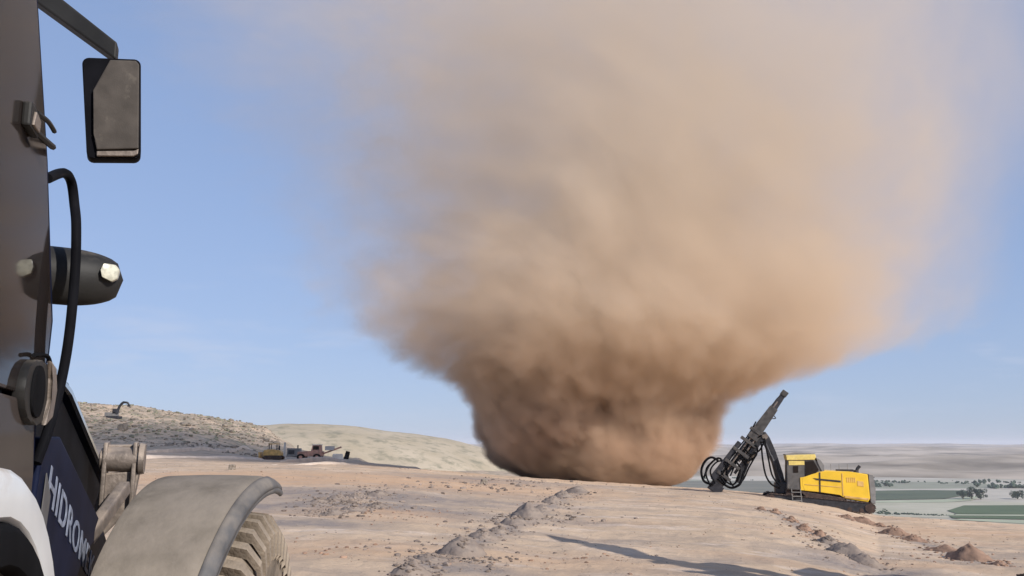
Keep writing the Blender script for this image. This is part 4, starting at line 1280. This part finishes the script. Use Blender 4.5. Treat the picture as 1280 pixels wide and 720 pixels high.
# ------------------------------------------------------------------ the dust column
PY_, PD = 85.0, None
TAB = [(610, 765, 62), (603, 755, 92), (592, 745, 116), (575, 738, 136), (550, 735, 152), (525, 737, 166), (500, 742, 190), (480, 750, 225), (460, 760, 275), (440, 768, 325), (415, 776, 365), (385, 784, 390),
       (300, 795, 430), (200, 806, 490), (100, 790, 560), (0, 775, 620), (-110, 770, 640)]
prof_z = []
for py, cx, rp in TAB:
    a, b = ray(cx, py); a2, _ = ray(cx + rp, py)
    prof_z.append((EYE + b * PY_, a * PY_, (a2 - a) * PY_ * .97))
ZB = prof_z[0][0]; ZT = prof_z[-1][0]; HZ = ZT - ZB
BX = prof_z[1][1]
def build_dust():
    ZCUT = prof_z[9][0]
    def hull(z0, z1):
        zz = sorted([z0] + [p[0] for p in prof_z if z0 < p[0] < z1] + [z1])
        rows = []
        for z in zz:
            cx = interp([(p[0], p[1]) for p in prof_z], z); r = interp([(p[0], p[2]) for p in prof_z], z)
            t = (z - ZB) / HZ
            rr = r * (1.06 + .22 * min(1, max(0, t * 6))) + 1.0
            rows.append([(cx - BX + rr * math.cos(2 * math.pi * k / 40), rr * math.sin(2 * math.pi * k / 40), z - ZB) for k in range(40)])
        b = MB(); b.grid(rows, closed=True); b.b.verts.ensure_lookup_table()
        n = len(rows) * 40
        b.b.faces.new([b.b.verts[k] for k in range(40)][::-1]); b.b.faces.new([b.b.verts[n - 40 + k] for k in range(40)])
        return b
    m = bpy.data.materials.new("whirling_dust"); m.use_nodes = True
    N, L = m.node_tree.nodes, m.node_tree.links
    N.remove(N["Principled BSDF"]); out = N["Material Output"]
    pv = N.new("ShaderNodeVolumePrincipled")
    L.new(pv.outputs[0], out.inputs["Volume"])
    t = N.new("ShaderNodeTexCoord")
    def mth(op, a, b=None, c=None, clamp=False):
        q = N.new("ShaderNodeMath"); q.operation = op; q.use_clamp = clamp
        for i, v in enumerate((a, b, c)):
            if v is None: continue
            if isinstance(v, (int, float)): q.inputs[i].default_value = v
            else: L.new(v, q.inputs[i])
        return q.outputs[0]
    def curve(src, pts):
        c = N.new("ShaderNodeFloatCurve"); cv = c.mapping.curves[0]
        c.mapping.use_clip = False
        pts = sorted(pts)
        while len(cv.points) < len(pts): cv.points.new(.5, .5)
        for q, (x, y) in zip(cv.points, pts):
            q.location = (x, y); q.handle_type = 'AUTO'
        c.mapping.update()
        L.new(src, c.inputs["Value"]); return c.outputs["Value"]
    def noise(vec, sc, det, rough=.5):
        n = N.new("ShaderNodeTexNoise"); n.inputs["Scale"].default_value = sc; n.inputs["Detail"].default_value = det; n.inputs["Roughness"].default_value = rough
        L.new(vec, n.inputs["Vector"]); return n
    # warp the space, more strongly high up
    n0 = noise(t.outputs["Object"], .045, 1)
    vs = N.new("ShaderNodeVectorMath"); vs.operation = 'SUBTRACT'; L.new(n0.outputs["Color"], vs.inputs[0]); vs.inputs[1].default_value = (.5, .5, .5)
    s0 = N.new("ShaderNodeSeparateXYZ"); L.new(t.outputs["Object"], s0.inputs[0])
    zn0 = mth('DIVIDE', s0.outputs["Z"], HZ, clamp=True)
    amp = mth('MULTIPLY_ADD', mth('POWER', zn0, .6), 24.0, 1.5)
    vm = N.new("ShaderNodeVectorMath"); vm.operation = 'SCALE'; L.new(vs.outputs[0], vm.inputs[0]); L.new(amp, vm.inputs["Scale"])
    va = N.new("ShaderNodeVectorMath"); va.operation = 'ADD'; L.new(t.outputs["Object"], va.inputs[0]); L.new(vm.outputs[0], va.inputs[1])
    sp = N.new("ShaderNodeSeparateXYZ"); L.new(va.outputs[0], sp.inputs[0])
    zn = mth('DIVIDE', mth('MULTIPLY_ADD', mth('SUBTRACT', sp.outputs["Z"], s0.outputs["Z"]), .35, s0.outputs["Z"]), HZ, clamp=True)
    rr = curve(zn, [((p[0] - ZB) / HZ, p[2] / 60 * (1.12 if p[0] > 12 else 1.04)) for p in prof_z])
    cc = curve(zn, [((p[0] - ZB) / HZ, (p[1] - BX) / 60 + .1) for p in prof_z])
    cxv = mth('MULTIPLY', mth('SUBTRACT', cc, .1), 60)
    dx = mth('SUBTRACT', sp.outputs["X"], cxv)
    r = mth('SQRT', mth('ADD', mth('MULTIPLY', dx, dx), mth('MULTIPLY', sp.outputs["Y"], sp.outputs["Y"])))
    s = mth('DIVIDE', r, mth('MULTIPLY', rr, 60))
    # swirl coordinates: the noise follows the turning air
    ang = mth('ARCTAN2', sp.outputs["Y"], dx)
    tw = mth('MULTIPLY_ADD', s0.outputs["Z"], .05, ang)
    cmb = N.new("ShaderNodeCombineXYZ")
    L.new(mth('MULTIPLY', mth('COSINE', tw), r), cmb.inputs[0]); L.new(mth('MULTIPLY', mth('SINE', tw), r), cmb.inputs[1]); L.new(s0.outputs["Z"], cmb.inputs[2])
    n1 = noise(cmb.outputs[0], .20, 3, .62)
    n2 = noise(cmb.outputs[0], .55, 3, .6)
    low = curve(zn, [(0, .5), (.12, .5), (.3, .25), (.6, .08), (1, 0)])
    nb = mth('ADD', mth('SUBTRACT', n1.outputs["Fac"], .5), mth('MULTIPLY', mth('SUBTRACT', n2.outputs["Fac"], .5), low))
    # edge: eroded by the noise, crisp low down, soft high up
    edge = mth('ADD', mth('SUBTRACT', 1.0, s), mth('MULTIPLY', nb, curve(zn, [(0, .34), (.1, .42), (.22, .62), (.4, .6), (1, .5)])))
    soft = curve(zn, [(0, .06), (.10, .15), (.2, .30), (.4, .52), (.7, .5), (1, .5)])
    fall = mth('DIVIDE', edge, soft, clamp=True)
    fall = mth('MULTIPLY', fall, mth('MULTIPLY', fall, mth('MULTIPLY_ADD', fall, -2.0, 3.0)))
    mod = mth('ADD', mth('MULTIPLY', nb, curve(zn, [(0, 3.2), (.25, 3.0), (.5, 2.1), (1, 1.6)])), 1.0)
    mod = mth('MAXIMUM', mod, .12)
    dens = curve(zn, [(0, 2.2), (.06, 1.9), (.12, 1.2), (.2, .55), (.3, .26), (.42, .14), (.6, .085), (.8, .062), (1, .05)])
    # a denser brown heart inside a thin veil, high up; one solid mass low down
    hs = mth('MULTIPLY', mth('SUBTRACT', mth('ADD', curve(zn, [(0, .8), (.3, .72), (.5, .64), (.75, .56), (1, .52)]), mth('MULTIPLY', nb, .8)), s), 2.2, clamp=True)
    heart = mth('ADD', mth('MULTIPLY', hs, .85), curve(zn, [(0, .18), (.28, .18), (.45, .27), (.7, .33), (1, .36)]))
    wlow = curve(zn, [(0, 1), (.12, 1), (.19, .55), (.28, .12), (.4, 0), (1, 0)])
    heart = mth('ADD', mth('MULTIPLY', heart, mth('SUBTRACT', 1.0, wlow)), wlow)
    d = mth('MULTIPLY', mth('MULTIPLY', fall, mod), mth('MULTIPLY', dens, heart))
    d = mth('MULTIPLY', d, DUST_D)
    L.new(d, pv.inputs["Density"])
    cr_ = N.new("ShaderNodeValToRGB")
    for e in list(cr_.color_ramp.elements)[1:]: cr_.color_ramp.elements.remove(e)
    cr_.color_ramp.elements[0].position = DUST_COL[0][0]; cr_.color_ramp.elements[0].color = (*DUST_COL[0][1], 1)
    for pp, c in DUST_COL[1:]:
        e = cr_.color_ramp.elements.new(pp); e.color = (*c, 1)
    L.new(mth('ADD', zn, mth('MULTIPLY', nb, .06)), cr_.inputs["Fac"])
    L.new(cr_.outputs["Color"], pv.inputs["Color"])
    pv.inputs["Anisotropy"].default_value = .0
    o = empty("dust_devil", (BX, PY_, ZB))
    tag(o, "huge swirling brown dust column widening upward from the plateau edge", "dust devil")
    m2 = m.copy(); m2.name = "rising_dust"
    m.cycles.volume_step_rate = .5
    m2.cycles.volume_step_rate = 1.0
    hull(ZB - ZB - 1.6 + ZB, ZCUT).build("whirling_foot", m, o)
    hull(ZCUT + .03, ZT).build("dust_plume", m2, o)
    return o
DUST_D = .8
# darker soil low, paler high, with the foot's self-shade put into the colour
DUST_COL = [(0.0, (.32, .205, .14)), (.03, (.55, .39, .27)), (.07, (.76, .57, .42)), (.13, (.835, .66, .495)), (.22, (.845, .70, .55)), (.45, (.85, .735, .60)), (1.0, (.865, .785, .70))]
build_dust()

# ------------------------------------------------------------------ haze
hz = MB().box((0, 6000, 0), (34000, 26000, 1)).build("haze", None)
for v in hz.data.vertices: v.co.z = -64 if v.co.z < 0 else 66
hm = bpy.data.materials.new("haze_air"); hm.use_nodes = True
hm.node_tree.nodes.remove(hm.node_tree.nodes["Principled BSDF"])
hv = hm.node_tree.nodes.new("ShaderNodeVolumePrincipled")
hv.inputs["Density"].default_value = .00008
hv.inputs["Color"].default_value = (.90, .905, .97, 1)
hm.node_tree.links.new(hv.outputs[0], hm.node_tree.nodes["Material Output"].inputs["Volume"])
hz.data.materials.append(hm)
tag(hz, "thin pale haze filling the air over the valley", kind="stuff")
